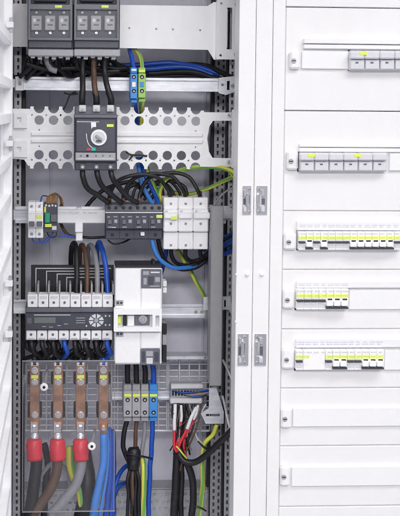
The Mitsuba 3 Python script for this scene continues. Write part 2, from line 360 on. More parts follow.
def fuse_front(x0, w, yt, yb, label, grp, lime):
    k = thing('fuse_holder', label, 'fuse holder', grp); a, b = x0 + .15, x0 + w - .15; h = yb - yt
    part(k, 'body', pb(a, yt, b, yb, -.004, .021, .0015), 'pale_plastic')
    part(k, 'handle', pb(a, yt + h * .05, b, yt + h * .42, -.02, -.004, .003), 'pale_plastic')
    part(k, 'drawer', pb(a + .5, yt + h * .47, b - .5, yb - h * .04, -.010, -.004, .0015), 'pale_plastic')
    part(k, 'indicator', pb(a + w * .36, yt + h * .58, a + w * .56, yt + h * .66, -.0112, -.010, .0003), 'slate_light')
    if lime: part(k, 'marker', pb(a + lime[0], yt + .9, a + lime[0] + 7, yt + 4.2, -.0212, -.020, .0003), 'lime_label')
for i in range(5): fuse_front(350 + i * 15, 15, 50.8, 70, f'grey drawer fuse holder, {ORD[i]} from left in the topmost row of the panel', 'fuse holders in the topmost row', (10, 0) if i == 0 else None)
for i in range(6): fuse_front(300 + i * 14.6, 14.6, 152.8, 171.4, f'grey drawer fuse holder, {ORD[i]} from left in the second row of six', 'fuse holders in the second row', (8, 0) if i == 0 else ((10.5, 0) if i == 3 else None))

# ------------------------------------------------------------------ left door, open towards the camera
ld = thing('cabinet_door', 'open white cabinet door seen edge-on at the left, with ribs across its inside', 'cabinet door')
Xd = at(11.4, 258, -.02)[0]
part(ld, 'skin', wall(Xd - .022, Xd - .018, -.80, -.02, ZB, ZT), 'white_coat')
part(ld, 'edge_stile', wall(Xd - .018, Xd + .002, -.06, -.012, ZB, ZT), 'white_coat')
for py in (-20, 40, 84, 118, 160, 198, 250, 300, 345, 392, 430, 490):
    z = at(12, py, -.06)[2]; part(ld, 'rib', wall(Xd - .018, Xd + .001, -.78, -.062, z - .011, z + .011), 'white_coat')
for py in (26, 143, 281, 331):
    z = at(12, py, -.04)[2]
    p = part(ld, 'hinge_pin', wall(Xd - .012, Xd + .006, -.085, -.063, z - .007, z + .007), 'white_plastic')
    part(p, 'pin', wall(Xd - .004, Xd + .004, -.075, -.067, z - .018, z + .018), 'dull_steel')
z = at(2, 138, -.4)[2]; part(ld, 'latch_plate', wall(Xd - .018, Xd - .008, -.56, -.36, z - .05, z + .04), 'grey_plastic')

# ------------------------------------------------------------------ top mounting plate and two fuse switches
mp = thing('mounting_plate', 'plain white mounting plate behind the two dark fuse switches', 'mounting plate')
hs = [Point(x, y).buffer(1.0) for x, y in ((129, 28), (155.5, 28.5), (172, 28.7), (199, 29.2))]
pg = Polygon([(14.5, 5.5), (206, 5.5), (212, 1.5), (217, 1.5), (217, 58), (213, 58), (207, 48.5), (114, 47.5), (14, 47.5)]).difference(unary_union(hs))
part(mp, 'plate', poly(pg, .25, .004), 'white_coat')
fl = sbox(217, 0.5, 239, 59).difference(sbox(227, 8, 232, 49)).difference(unary_union([Point(x, y).buffer(1.2) for x, y in ((221, 4), (221, 55), (235.5, 5), (235.5, 54))]))
part(mp, 'end_bracket', poly(fl, .235, .004), 'white_coat')
part(mp, 'bracket_side', pb(216.2, 1.5, 217.4, 58, .235, .30), 'white_coat')
part(mp, 'bracket_slot', pb(226.6, 9, 228, 48, .236, .27), 'dull_steel')
for i, (x0, x1) in enumerate(((27.6, 73.0), (73.6, 120.0))):
    w = x1 - x0
    k = thing('fuse_switch', f"dark slate fuse switch with three pale fuse carriers, {('left', 'right')[i]} of the top two", 'fuse switch', 'fuse switches on the top plate')
    part(k, 'body', pb(x0, -14, x1, 49, .14, .25, .004), 'slate_plastic')
    part(k, 'frame', poly(sbox(x0 + 1.2, -13, x1 - 1.2, 39.5).difference(sbox(x0 + 3.2, 9.5, x1 - 3.2, 37)).difference(sbox(x0 + 3.6, -12, x1 - 3.6, 4.6)), .128, .012), 'slate_light')
    part(k, 'handle_recess', pb(x0 + 4, -11.6, x1 - 4, 4.3, .139, .142, .001), 'black_plastic')
    part(k, 'handle', pb(x0 + 6, -8, x1 - 6, 1.2, .118, .138, .003), 'slate_plastic')
    part(k, 'marker', pb(x0 + w * .6, 5.2, x0 + w * .6 + 7.2, 7.9, .1265, .128, .0003), 'lime_label')
    for q in range(3):
        cx = x0 + 8.8 + q * 13.7
        c = part(k, 'fuse_carrier', pb(cx - 5.4, 15.5, cx + 5.2, 30.5, .132, .14, .002), 'grey_plastic')
        part(c, 'print', pb(cx - 3.4, 18.6, cx - .6, 22.4, .1312, .132, .0003), 'pale_plastic')
        part(c, 'print', pb(cx + .6, 19.2, cx + 3.4, 21.2, .1312, .132, .0003), 'slate_light')
        part(c, 'print', pb(cx - 2.4, 24.2, cx + 2.6, 25.6, .1312, .132, .0003), 'slate_light')
        screw(k, cx, 12.6, 1.4, .138, 'dull_steel'); screw(k, cx + .2, 33, 1.5, .138)
    part(k, 'window', pq(x0 + 3.2, 9.5, x1 - 3.2, 37, .1275), 'clear_sheet')
    part(k, 'terminal_shroud', pb(x0 + .4, 49.2, x1 + .2, 56.2, .135, .24, .002), 'grey_plastic')
    for q in range(6): part(k, 'terminal', pb(x0 + 3 + q * 7, 56, x0 + 7.4 + q * 7, 58.2 + (q % 2), .155, .22, .001), 'pale_plastic' if q % 2 else 'bright_steel')

# black cables fanning out under the switches
fan = [((30, 57), (31, 66), (24, 73), (20, 77)), ((36, 57), (37, 66), (30, 74), (26, 79)), ((44, 57), (45, 68), (36, 74), (30, 76)), ((60, 57), (60, 66), (68, 73), (80, 75)), ((68, 58), (69, 66), (80, 71), (96, 72)), ((76, 58), (78, 67), (90, 73), (110, 74)), ((88, 58), (92, 66), (104, 71), (120, 71)), ((100, 58), (104, 66), (116, 69), (128, 68)), ((114, 58), (116, 65), (124, 69), (134, 67)), ((24, 69), (50, 73), (80, 71), (118, 74)), ((26, 64), (46, 69), (70, 68), (100, 68))]
fl_ = ['leftmost', 'second', 'third', 'fourth', 'fifth', 'sixth', 'seventh', 'eighth', 'rightmost', 'lowest level', 'upper level']
for i, p in enumerate(fan):
    cable('black_cable', f'black cable under the fuse switches, {fl_[i]} of the tangle', 'black_rubber', 2.3, [(a, b, .20 + .025 * (i % 5) + .01 * j) for j, (a, b) in enumerate(p)], .25, 'black cables under the fuse switches')
cable('white_cable', 'white cable end sagging among black cables under the left fuse switch', 'grey_rubber', 2.9, [(46, 57), (48, 64), (51, 69), (57, 71)], .19)
for i, (x, m, nm, xb) in enumerate(((83, 'black_rubber', 'black', 82.5), (94, 'brown_rubber', 'dark brown', 96.5), (105, 'grey_rubber', 'dark grey', 111))):
    k = cable('feeder_cable', f'thick {nm} cable dropping from the fuse switch to the moulded breaker', {0: 'black_rubber', 1: 'brown_rubber', 2: 'black_rubber'}[i], 2.8, [(x, 57, .19), (x - .5, 72, .19), (x + (xb - x) * .5, 88, .17), (xb, 100, .17), (xb, 109, .18)], .18, 'feeder cables above the moulded breaker')
    part(k, 'sleeve', tube([(x + (xb - x) * .55, 91, .17), (xb, 100, .17), (xb, 108, .18)], 3.15, .18)[0], 'black_rubber', True)

tr = np.random.RandomState(11)
for i in range(16):
    xa = 28 + i * 5.7 + tr.uniform(-1, 1); dxx = tr.uniform(10, 34) * (1 if tr.rand() < .7 else -1); yb = tr.uniform(69, 78); Ya = tr.uniform(.18, .3)
    cable('black_cable', f'black cable in the dense tangle below the fuse switches, {ORD[i]} terminal from left', 'black_rubber', tr.uniform(1.7, 2.8),
          [(xa, 57, .19), (xa + tr.uniform(-2, 2), 63, Ya), (max(22, xa + dxx * .5), (63 + yb) / 2 + tr.uniform(-1, 3), Ya + .03), (max(17, xa + dxx), yb, Ya + .06), (max(15, xa + dxx * 1.7), yb + tr.uniform(-3, 2), Ya + .1)], .25, 'tangled black cables under the fuse switches')
# ------------------------------------------------------------------ upper steel rail with blue and green terminals
def din(name, label, x0, y0, x1, y1, Yf, mat='galvanised', holes=()):
    k = thing(name, label, 'rail'); h = y1 - y0
    pg = sbox(x0, y0 + h * .2, x1, y1 - h * .2)
    if len(holes): pg = pg.difference(unary_union([sbox(a - 2.2, (y0 + y1) / 2 - .9, a + 2.2, (y0 + y1) / 2 + .9).buffer(.5) for a in holes]))
    part(k, 'web', poly(pg, Yf + .007, .0015), mat)
    for a, b in ((y0, y0 + h * .2), (y1 - h * .2, y1)):
        part(k, 'flange', pb(x0, a, x1, b, Yf, Yf + .0016, .0005), mat)
    part(k, 'fold', pb(x0, y0 + h * .19, x1, y0 + h * .21, Yf, Yf + .008, .0002), mat); part(k, 'fold', pb(x0, y1 - h * .21, x1, y1 - h * .19, Yf, Yf + .008, .0002), mat)
    return k
r1 = din('mounting_rail', 'bright galvanised rail across the bay under the fuse switches', 15, 77.4, 226, 91, .27)
part(r1, 'end_plate', pb(15.4, 77, 23.5, 90.6, .258, .27), 'white_coat'); screw(r1, 20, 83.6, 1.9, .258, 'dull_steel')
part(r1, 'end_bracket', poly(Polygon([(219, 78), (236, 76), (239, 82), (239, 90), (226, 95), (219, 93)]).difference(Point(222.5, 85).buffer(1.4)).difference(sbox(227, 81, 230, 90)), .255, .01), 'galvanised')
screw(r1, 233, 86, 2.2, .253, 'dull_steel')
def term(name, label, x0, x1, y0, y1, Yf, mat, lime_y, hole_ys, group=None, top=None, Yb=None):
    k = thing(name, label, 'terminal block', group); w = x1 - x0
    prof = Polygon([(0, y0), (1, y0), (1, y1), (0, y1)])
    part(k, 'body', pb(x0 + .1, y0 + (y1 - y0) * .17, x1 - .1, y1 - (y1 - y0) * .12, Yf, (Yb or Yf + .055), .0015), mat)
    part(k, 'shoulder', pb(x0 + .3, y0, x1 - .3, y0 + (y1 - y0) * .165, Yf + .012, (Yb or Yf + .055), .002), top or mat)
    part(k, 'shoulder', pb(x0 + .3, y1 - (y1 - y0) * .115, x1 - .3, y1, Yf + .012, (Yb or Yf + .055), .002), mat)
    if lime_y: part(k, 'marker', pb(x0 + .7, lime_y - 1.3, x1 - .7, lime_y + 1.3, Yf - .0015, Yf, .0004), 'lime_label')
    for hy in hole_ys:
        s = part(k, 'screw_hole', pd((x0 + x1) / 2, hy, min(w * .27, 2.2), Yf - .0012, Yf + .003, 18, .1), 'dark_hole', 30)
        part(s, 'screw_head', pd((x0 + x1) / 2, hy + .2, min(w * .15, 1.2), Yf - .0018, Yf, 12, .2), 'dull_steel', 30)
    return k
kb = term('terminal_block', 'blue terminal block on the upper rail', 130.2, 137.6, 67.5, 103, .20, 'blue_block', None, (77, 91), 'terminals on the upper rail')
part(kb, 'white_tag', pb(131.4, 69, 136.4, 71, .209, .212, .0003), 'white_plastic'); part(kb, 'centre_latch', pb(132, 82, 135.8, 87, .1975, .20, .0008), 'white_plastic')
kg = term('terminal_block', 'green and yellow earth terminal block on the upper rail', 138.2, 145.8, 67.5, 102, .20, 'green_block', 71, (77, 91), 'terminals on the upper rail')
part(kg, 'centre_latch', pb(140, 82, 143.8, 87, .1975, .20, .0008), 'blue_block')
cable('blue_cable', 'blue cable dropping behind the plate into the blue upper terminal', 'blue_rubber', 2.3, [(129, 47, .3), (132, 58, .24), (134, 70, .22)], .24)
cable('earth_cable', 'yellow earth cable rising from the green upper terminal', 'green_yellow', 1.9, [(133, 47, .3), (140, 56, .24), (142.5, 70, .22)], .24)
cable('blue_cable', 'blue cable leaving the foot of the blue upper terminal', 'blue_rubber', 2.5, [(134, 101, .22), (135, 108, .28), (137, 125, .33), (140, 150, .33)], .28)
cable('earth_cable', 'green earth cable leaving the foot of the green upper terminal', 'green_yellow', 2.4, [(142, 100, .22), (141.4, 108, .28), (141, 118, .33), (141, 150, .34)], .28)
for i, (m, r, p) in enumerate((('blue_rubber', 2.6, ((112, 66, .36), (140, 65, .36), (170, 63, .36), (196, 67, .34), (220, 74, .32))), ('blue_rubber', 2.4, ((116, 70, .35), (150, 69, .35), (185, 67, .34), (214, 75, .32))),
        ('black_rubber', 2.3, ((108, 73, .35), (150, 73, .36), (190, 72, .33), (222, 79, .30), (238, 78, .28))), ('black_rubber', 2.5, ((180, 64, .38), (205, 66, .34), (225, 74, .30), (240, 82, .26))), ('black_rubber', 2.0, ((112, 77, .37), (160, 76, .37), (200, 76, .34), (224, 83, .3))))):
    cable('blue_cable' if 'blue' in m else 'black_cable', ('upper blue cable', 'lower blue cable', 'middle black cable', 'thick upper black cable', 'lowest black cable')[i] + ' running right behind the upper rail', m, r, p, .35, 'cables behind the upper rail')
k = cable('cable_tie', 'loose black cable tie hanging below the upper rail', 'black_plastic', .7, [(76, 92, .3), (70, 95, .3), (66, 105, .3), (58, 120, .3)], .3, cat='cable tie')
cable('tail', None, 'black_plastic', .8, [(64, 93), (69, 94.6), (78, 94)], .3, parent=k)

# ------------------------------------------------------------------ perforated plate and moulded-case breaker
pp = thing('perforated_plate', 'white plate with rows of round holes and scalloped edges behind the moulded breaker', 'mounting plate')
xs = [26.5 + 14.05 * i for i in range(13)]
pg = sbox(30, 110.5, 203, 166)
cut = [Point(x, y).buffer(4.6) for x in xs[1:] for y in (121, 155)] + [Point(x, y).buffer(4.9) for x in xs[1:] for y in (109.4, 166.8)]
pg = pg.difference(unary_union(cut)).union(unary_union([sbox(x + 7 - 1.7, 107.6, x + 7 + 1.7, 111.6) for x in xs[:-1]] + [sbox(x + 7 - 1.7, 165, x + 7 + 1.7, 168.6) for x in xs[:-1]]))
arm = Polygon([(202, 112), (236, 112), (236, 120), (212, 120.5), (208.5, 126), (206.5, 138), (208.5, 151), (212, 157), (236, 157.5), (236, 166), (202, 166), (202, 128), (199, 126), (199, 116)])
lft = Polygon([(14, 110), (32, 110), (32, 166), (30, 166), (26, 160), (14, 159)])
pg = pg.union(arm).union(lft).difference(unary_union([Point(x + 7, y).buffer(.9) for x in xs[:-1] for y in (116, 160)] + [Point(x, y).buffer(.8) for x in (40.6, 195) for y in (130.5, 146.5)]))
part(pp, 'plate', poly(pg, .25, .003), 'white_coat')
part(pp, 'rail_ridge', pb(31, 132.8, 203, 136.4, .243, .25, .002), 'white_coat'); part(pp, 'rail_ridge', pb(31, 139.8, 203, 143.2, .243, .25, .002), 'white_coat')
part(pp, 'end_bracket', poly(sbox(232, 110, 240, 168).difference(sbox(234.5, 126, 236.5, 150)), .235, .012), 'white_coat')
part(pp, 'end_bracket', poly(sbox(14, 113, 27, 128).difference(sbox(17, 117.5, 21, 122)), .240, .009), 'white_coat'); part(pp, 'end_bracket', poly(sbox(14, 141, 27, 157).difference(sbox(17, 147, 21, 152)), .240, .009), 'white_coat')
for x, y in ((229.5, 115.5), (229, 162)): screw(pp, x, y, 2.2, .247, 'galvanised')
mc = thing('moulded_case_breaker', 'dark slate moulded-case breaker with a round silver dial', 'circuit breaker')
part(mc, 'body', pb(74.2, 114, 117.2, 162, .135, .25, .003), 'slate_plastic')
part(mc, 'cover', pb(75.4, 118.5, 116, 152.3, .122, .137, .003), 'slate_plastic')
part(mc, 'upper_shield', pb(75, 106, 116.6, 115.5, .155, .25, .003), 'slate_light'); part(mc, 'upper_lip', pb(74.4, 114.4, 117, 118.2, .128, .137, .0015), 'slate_light')
part(mc, 'lower_shield', pb(74.6, 160.8, 117, 170.5, .150, .25, .003), 'slate_plastic')
for q in range(3):
    cx = 82.5 + q * 14
    t = part(mc, 'terminal_clip', pb(cx - 3.6, 105, cx + 3.6, 112, .145, .156, .002), 'pale_plastic'); part(t, 'screw', pd(cx, 109.6, 1.5, .142, .146, 14), 'dull_steel', 30)
    t = part(mc, 'lower_terminal', pb(cx - 3, 163.5, cx + 3, 169.4, .144, .151, .002), 'slate_light'); part(t, 'screw', pd(cx, 167, 1.7, .141, .145, 14), 'bright_steel', 30)
dl = part(mc, 'dial', pd(98.8, 137.6, 8.0, .112, .124, 40, .08), 'white_plastic', 30, label='round silver rotary dial')
part(dl, 'ring', pd(98.8, 137.6, 6.0, .1095, .113, 36, .12), 'pale_plastic', 30)
o = at(98.8, 137.8, .104); m = cbox(np.array([-.010, -.004, -.0036]), np.array([.010, .007, .0036]), .002); m.apply_transform(trimesh.transformations.rotation_matrix(math.radians(35), [0, 1, 0])); m.apply_translation(o)
part(dl, 'knob', m, 'grey_plastic'); part(dl, 'window', pb(96, 140, 101.6, 142.4, .1085, .110, .0004), 'slate_light')
part(mc, 'rating_tag', poly(Polygon([(91, 122.4), (96, 122.4), (96, 127), (93, 127), (91.4, 129)]), .1205, .0014), 'white_plastic'); part(mc, 'marker', pb(106.8, 124.2, 113.6, 127, .1205, .122, .0003), 'lime_label')
m, _ = tube([(86.2, 133.5), (86.8, 140), (89.2, 145), (93.2, 148)], .42, .122); part(mc, 'printed_arc', m, 'white_plastic', True)
part(mc, 'indicator', pb(86.6, 148.2, 90.6, 150.4, .1205, .122, .0004), 'red_dot'); part(mc, 'indicator', pb(91.4, 147.4, 95.6, 150.8, .1205, .122, .0004), 'teal_dot')
part(mc, 'printed_line', pb(76.6, 121.4, 99, 122.1, .1213, .122, .0001), 'pale_plastic')
tp = part(mc, 'trip_unit', pb(75.4, 152.6, 115.6, 160.6, .124, .137, .0015), 'grey_plastic')
for x in (81, 87.4, 96, 103, 110): part(tp, 'setting', pd(x, 155.8, 1.3 if x in (87.4,) else .8, .1225, .125, 14), 'dark_hole' if x == 87.4 else 'slate_light', 30)
part(tp, 'printed_line', pb(77, 158.4, 113, 159, .1234, .124, .0001), 'pale_plastic')
for i, (x, p) in enumerate(((82.5, ((83, 176), (88, 188), (99, 196), (109, 203))), (96.5, ((97.5, 176), (103, 187), (113, 196), (122, 203))), (110.5, ((112, 176), (117, 185), (126, 195), (138, 203))))):
    cable('breaker_cable', f"black cable curving from the moulded breaker's foot to the slate breaker, {('left', 'middle', 'right')[i]} of three", 'black_rubber', 2.7, [(x, 167.5, .17)] + [(a, b, .16 + .015 * j) for j, (a, b) in enumerate(p)], .18, 'cables below the moulded breaker')

# ------------------------------------------------------------------ middle DIN rail
r2 = din('din_rail', 'galvanised DIN rail carrying the slate breaker and white fuse holders', 15, 206.5, 226, 223.5, .29)
part(r2, 'end_bracket', poly(Polygon([(213, 206), (229, 206), (238, 214), (238, 220), (228, 219), (213, 219)]).difference(sbox(219, 209, 222, 216)), .28, .008), 'galvanised')
part(r2, 'label_carrier', pb(57, 209.6, 105.6, 223.2, .262, .292, .002), 'white_plastic')
part(r2, 'label_insert', pq(58, 211, 79, 214.6, .2614), 'print_strip', uv=UV4); part(r2, 'label_insert', pq(83, 211.4, 97, 214.4, .2614), 'print_front', uv=UV4)
ec = thing('end_clamp', 'white end clamp hanging below the middle rail', 'end clamp')
part(ec, 'body', pb(75, 222.6, 82.8, 232.5, .255, .30, .002), 'white_plastic'); part(ec, 'foot', pb(75.6, 232.5, 82.6, 241, .262, .30, .002), 'white_plastic'); part(ec, 'latch', pb(76.5, 207.4, 81.5, 210, .26, .29, .002), 'white_plastic')
m2 = thing('two_pole_breaker', 'white two-pole breaker at the left end of the middle rail', 'circuit breaker')
for q in range(2):
    x0 = 28 + q * 7.7; x1 = x0 + 7.5
    part(m2, 'body', pb(x0, 202, x1, 238, .235, .30, .0015), 'white_plastic'); part(m2, 'nose', pb(x0, 211, x1, 227.4, .215, .236, .0015), 'white_plastic')
    part(m2, 'toggle', pb(x0 + 1, 221.6, x1 - 1, 226.4, .205, .216, .001), 'slate_light')
    screw(m2, x0 + 3.7, 206.3, 1.4, .235, 'dull_steel'); screw(m2, x0 + 3.7, 234, 1.5, .235, 'dull_steel')
    part(m2, 'print', pq(x0 + 1, 212.4, x1 - 1, 215, .2145), 'print_front', uv=UV4)
part(m2, 'marker', pb(36.4, 214.8, 42, 218.6, .2138, .215, .0003), 'lime_label')
rl = thing('control_relay', 'small dark relay with green front and lime marker beside the two-pole breaker', 'relay')
part(rl, 'body', pb(43.6, 203.5, 57.4, 232.6, .235, .30, .0015), 'slate_plastic'); part(rl, 'green_front', pb(45, 213, 50, 222.8, .222, .236, .001), 'green_relay'); part(rl, 'side_unit', pb(50.6, 214.5, 57, 222, .224, .236, .001), 'slate_light')
part(rl, 'marker', pb(45, 224, 51.6, 227.2, .226, .2355, .0005), 'lime_label'); part(rl, 'marker', pb(44.2, 206.6, 46, 212.4, .2335, .235, .0004), 'lime_label')
for q in range(4): part(rl, 'wire_entry', pd(46 + q * 3.2, 205.4 + .5 * (q % 2), 1.1, .232, .24, 14), 'pale_plastic', 30)
part(rl, 'marker', pb(52, 226, 56.6, 230, .2335, .235, .0004), 'pale_plastic')
for i in range(7):
    a = i - 3; cable('control_wire', f'thin brown control wire looping above the relay, {ORD[i]} of the bunch from left', 'brown_wire', .75, [(46 + i * 1.7, 206, .24), (47 + i * 1.7, 198 - (i % 3), .25), (50 + i * 1.4, 193.4 + abs(a) * .8, .27), (58 + i * .6, 194 + i * .7, .29), (61 + i * .3, 202 + i, .3), (59 + i * .4, 209, .32)], .26, 'brown control wires above the relay', 'wire', 6)
cable('control_wire', 'red and blue topped thin wire entering the two-pole breaker', 'blue_rubber', .6, [(40.5, 205, .235), (41.5, 197, .26), (47, 196, .29)], .24, None, 'wire', 6)
for i, (m, p) in enumerate((('blue_rubber', ((32, 236), (33, 241), (38, 243.5), (46, 239), (55, 231))), ('blue_rubber', ((39.5, 236), (40, 242), (45, 243), (53, 236), (70, 237), (76, 235))), ('black_rubber', ((47, 232), (50, 237.5), (56, 236.5), (56, 231))), ('blue_rubber', ((55, 230), (62, 233), (70, 236.5), (76, 238))))):
    cable('control_wire', ('thin blue wire under the left pole of the two-pole breaker', 'thin blue wire under the right pole, running to the end clamp', 'thin black wire under the relay', 'thin blue wire from the relay corner to the end clamp')[i], m, .55, [(a, b, .25) for a, b in p], .25, None, 'wire', 6)
cable('grey_cable', 'grey cable passing behind the middle rail beside the end clamp', 'brown_rubber', 1.6, [(60, 222, .33), (64, 230, .33), (70, 236, .33), (76, 237, .33)], .33)
cable('black_cable', 'black cable lying along the wall below the slate breaker', 'black_rubber', 1.3, [(80, 237, .34), (95, 237.6, .34), (112, 237, .34), (126, 238, .33)], .34)
rc = thing('slate_breaker', 'dark slate four-pole breaker with rows of terminals in the middle of the rail', 'circuit breaker')
part(rc, 'body', pb(105.4, 204, 162.8, 239.4, .235, .30, .0025), 'slate_plastic')
part(rc, 'nose', pb(105.4, 213.4, 162.8, 229, .212, .236, .002), 'slate_plastic'); part(rc, 'terminal_row', pb(105.4, 204.4, 162.8, 211.6, .225, .236, .0015), 'slate_light'); part(rc, 'ledge', pb(105.4, 212.0, 162.8, 213.2, .218, .236, .0005), 'pale_plastic')
for q in range(4):
    x0 = 105.4 + q * 14.35
    for s in (3.6, 10.6):
        part(rc, 'terminal_screw', pd(x0 + s, 208, 1.7, .2235, .227, 14), 'black_plastic', 30)
    part(rc, 'print', pb(x0 + 2, 216.6, x0 + 4.6, 217.3, .2116, .2125, .0001), 'pale_plastic'); part(rc, 'print', pb(x0 + 8, 216.4, x0 + 12, 217.2, .2116, .2125, .0001), 'grey_plastic')
    part(rc, 'toggle', pb(x0 + 2.6, 219.8, x0 + 6.4, 224.2, .204, .213, .001), 'slate_light'); part(rc, 'toggle_window', pb(x0 + 8.8, 219.6, x0 + 12, 223, .2112, .2125, .0003), 'grey_plastic')
    part(rc, 'print', pb(x0 + 2.6, 226.6, x0 + 7, 227.6, .2116, .2125, .0001), 'grey_plastic'); part(rc, 'pole_joint', pb(x0 - .2, 214, x0 + .1, 239, .2114, .2125, .0001), 'dark_hole')
    part(rc, 'lower_screw', pd(x0 + 7, 235, 1.6, .2335, .236, 14), 'black_plastic', 30)
part(rc, 'print', pb(112, 227, 116, 227.8, .2116, .2125, .0001), 'pale_plastic'); part(rc, 'marker', pb(156.4, 214.8, 162.4, 218, .2106, .212, .0003), 'lime_label'); part(rc, 'test_button', pb(140.6, 232, 144.6, 235.8, .231, .236, .0008), 'white_plastic')
fh_l = ('left', 'middle', 'right')
for q in range(3):
    x0 = 163.6 + q * 14.9; x1 = x0 + 14.6
    k = thing('white_fuse_holder', f'white stepped fuse holder on the middle rail, {fh_l[q]} of three', 'fuse holder', 'white fuse holders on the middle rail')
    part(k, 'upper_stage', pb(x0, 197.5, x1, 209.4, .235, .30, .002), 'white_plastic'); part(k, 'carrier', pb(x0, 209, x1 + (.6 if q == 2 else 0), 232, .215, .236, .003), 'white_plastic')
    part(k, 'carrier_lip', pb(x0 + .4, 212.4, x1 + (2.4 if q == 2 else -.4), 219, .203, .216, .003), 'white_plastic'); part(k, 'lower_stage', pb(x0, 232, x1, 249.4, .228, .30, .002), 'white_plastic')
    for y, Y in ((203.8, .235), (223.8, .215), (245.3, .228)): part(k, 'screw_hole', pd(x0 + 7.3, y, 1.35, Y - .001, Y + .002, 16), 'duct_grey', 30)
    part(k, 'side_latch', pb(x0 + 2, 210.3, x0 + 4.2, 211.8, .211, .216, .0004), 'pale_plastic')
    if q == 0: part(k, 'marker', pb(x0 + 7.2, 216.4, x0 + 13.6, 219.8, .2012, .204, .0003), 'lime_label')
    cable('entry_sleeve', f'short brown heat-shrunk cable end on the {fh_l[q]} white fuse holder', 'brown_rubber', 2.2, [(x0 + 6.4, 192, .25), (x0 + 7, 199, .26)], .25, 'sleeves on the white fuse holders', 'cable sleeve')
for i, x in enumerate((109, 123, 139)):
    xe = 170.5 + i * 14.6
    cable('loop_cable', f'black cable arching from slate breaker to white fuse holders, {fh_l[i]} of three loops', 'black_rubber', 1.9, [(x, 206, .24), (x + .5, 196, .235 + .01 * i), (x + 9, 181 - i, .22 + .015 * i), ((x + xe) / 2, 174.5 - .8 * i, .21 + .02 * i), (xe - 11, 179 - i, .22 + .015 * i), (xe - 2, 190, .24), (xe, 195, .25)], .23, 'arching cables above the middle rail')
    cable('entry_sleeve', f'short brown sleeve on the slate breaker, {fh_l[i]} of three', 'brown_rubber', 2.1, [(x + .4, 198, .235), (x, 205.5, .235)], .235, 'sleeves on the slate breaker', 'cable sleeve')
cable('blue_cable', 'left blue cable of the pair passing down to the slate breaker', 'blue_bright', 2.2, [(138, 158, .33), (139, 170, .31), (143, 186, .29), (150, 200, .27), (153, 206, .25)], .3)
cable('blue_cable', 'right blue cable of the pair passing down to the slate breaker', 'blue_rubber', 2.2, [(141.5, 158, .34), (143, 170, .32), (149, 184, .30), (156, 197, .28), (158, 206, .26)], .3)
cable('earth_cable', 'green earth cable behind the black loops, dropping to the slate breaker', 'green_yellow', 2.2, [(145, 160, .35), (148, 172, .33), (153, 184, .31), (158, 197, .29), (159, 206, .28)], .32)
cable('earth_cable', 'bright green and yellow earth cable arching right to the upright', 'green_yellow', 2.3, [(160, 201, .3), (160, 190, .29), (166, 179, .28), (182, 170, .27), (204, 167, .26), (222, 168, .25), (233, 172, .22), (238, 180, .2)], .27)
cable('earth_cable', 'lower green and yellow earth cable rising gently to the right upright', 'green_yellow', 1.9, [(168, 192, .33), (186, 194, .33), (206, 189, .30), (226, 180, .27), (239, 175, .2)], .3)
cable('earth_cable', 'thin green and yellow earth cable end drooping at the right upright', 'green_yellow', 1.4, [(214, 167, .27), (226, 169, .25), (233, 175, .23), (237, 184, .2)], .25)
cable('black_cable', 'black cable passing behind the slate breaker to the right', 'black_rubber', 2.0, [(84, 210, .36), (92, 200, .36), (104, 190, .36), (118, 184, .36), (134, 182, .36), (146, 196, .36)], .36)
tie = cable('cable_tie', 'small black cable tie across the lower holes of the perforated plate', 'black_plastic', .9, [(126, 152, .245), (131, 155, .242), (138, 155, .240), (147, 156, .245)], .24, cat='cable tie')
cable('tail', None, 'black_plastic', .8, [(131, 157), (133, 155), (129, 160)], .24, parent=tie)
# under the slate breaker
cable('blue_cable', 'blue cable looping under the slate breaker to the white fuse holders', 'blue_bright', 2.1, [(151.5, 236, .25), (154, 248, .25), (159, 259, .25), (170, 266, .26), (184, 268, .28), (200, 264, .32)], .25)
cable('dark_blue_cable', 'dark blue cable behind the loop under the slate breaker', 'blue_rubber', 2.2, [(165, 238, .33), (166, 252, .33), (163, 266, .33), (160, 276, .34)], .33)
for i, p in enumerate((((170.8, 248), (172, 256), (178, 264), (190, 265), (206, 256), (216, 249)), ((185.5, 248), (186, 256), (191, 261), (202, 258), (214, 246)), ((200.5, 248), (200, 254), (203, 258), (210, 253), (216, 243)), ((158, 239), (160, 250), (166, 262), (178, 269), (196, 267), (213, 254)))):
    cable('black_cable', ('left black cable looping under the white fuse holders', 'middle black cable looping under the white fuse holders', 'right black cable looping under the white fuse holders', 'lowest black cable looping under the slate breaker')[i], 'black_rubber', 2.1, [(a, b, .26 + .012 * j) for j, (a, b) in enumerate(p)], .28, 'black loops under the middle rail')
cable('earth_cable', 'green earth cable running down behind the grey duct', 'green_yellow', 2.1, [(177, 250, .36), (185, 262, .36), (196, 282, .36), (205, 298, .36), (210, 316, .36)], .36)
cable('dark_blue_cable', 'dark blue cable end leaving right behind the grey duct', 'blue_rubber', 3.0, [(206, 262, .34), (220, 248, .3), (230, 242, .24), (240, 238, .16)], .3)
cable('black_cable', 'black cable end leaving right behind the grey duct', 'black_rubber', 2.4, [(205, 256, .35), (220, 243, .31), (231, 238, .26), (240, 233, .18)], .3)
cable('grey_wire', 'thin grey wire curving over the top of the grey duct', 'grey_rubber', .9, [(214, 206, .2), (219, 198, .19), (228, 190, .18), (238, 187, .15)], .2, cat='wire', n=7)
cable('grey_wire', 'second thin grey wire bending down beside the grey duct top', 'grey_rubber', .9, [(222, 220, .2), (231, 219, .18), (236, 226, .16), (238, 236, .15)], .2, cat='wire', n=7)
cable('black_wire', 'thin black wire curling beneath the slate breaker', 'black_rubber', .9, [(108, 240, .26), (113, 244, .26), (122, 243, .26), (130, 239, .28)], .26, cat='wire', n=7)

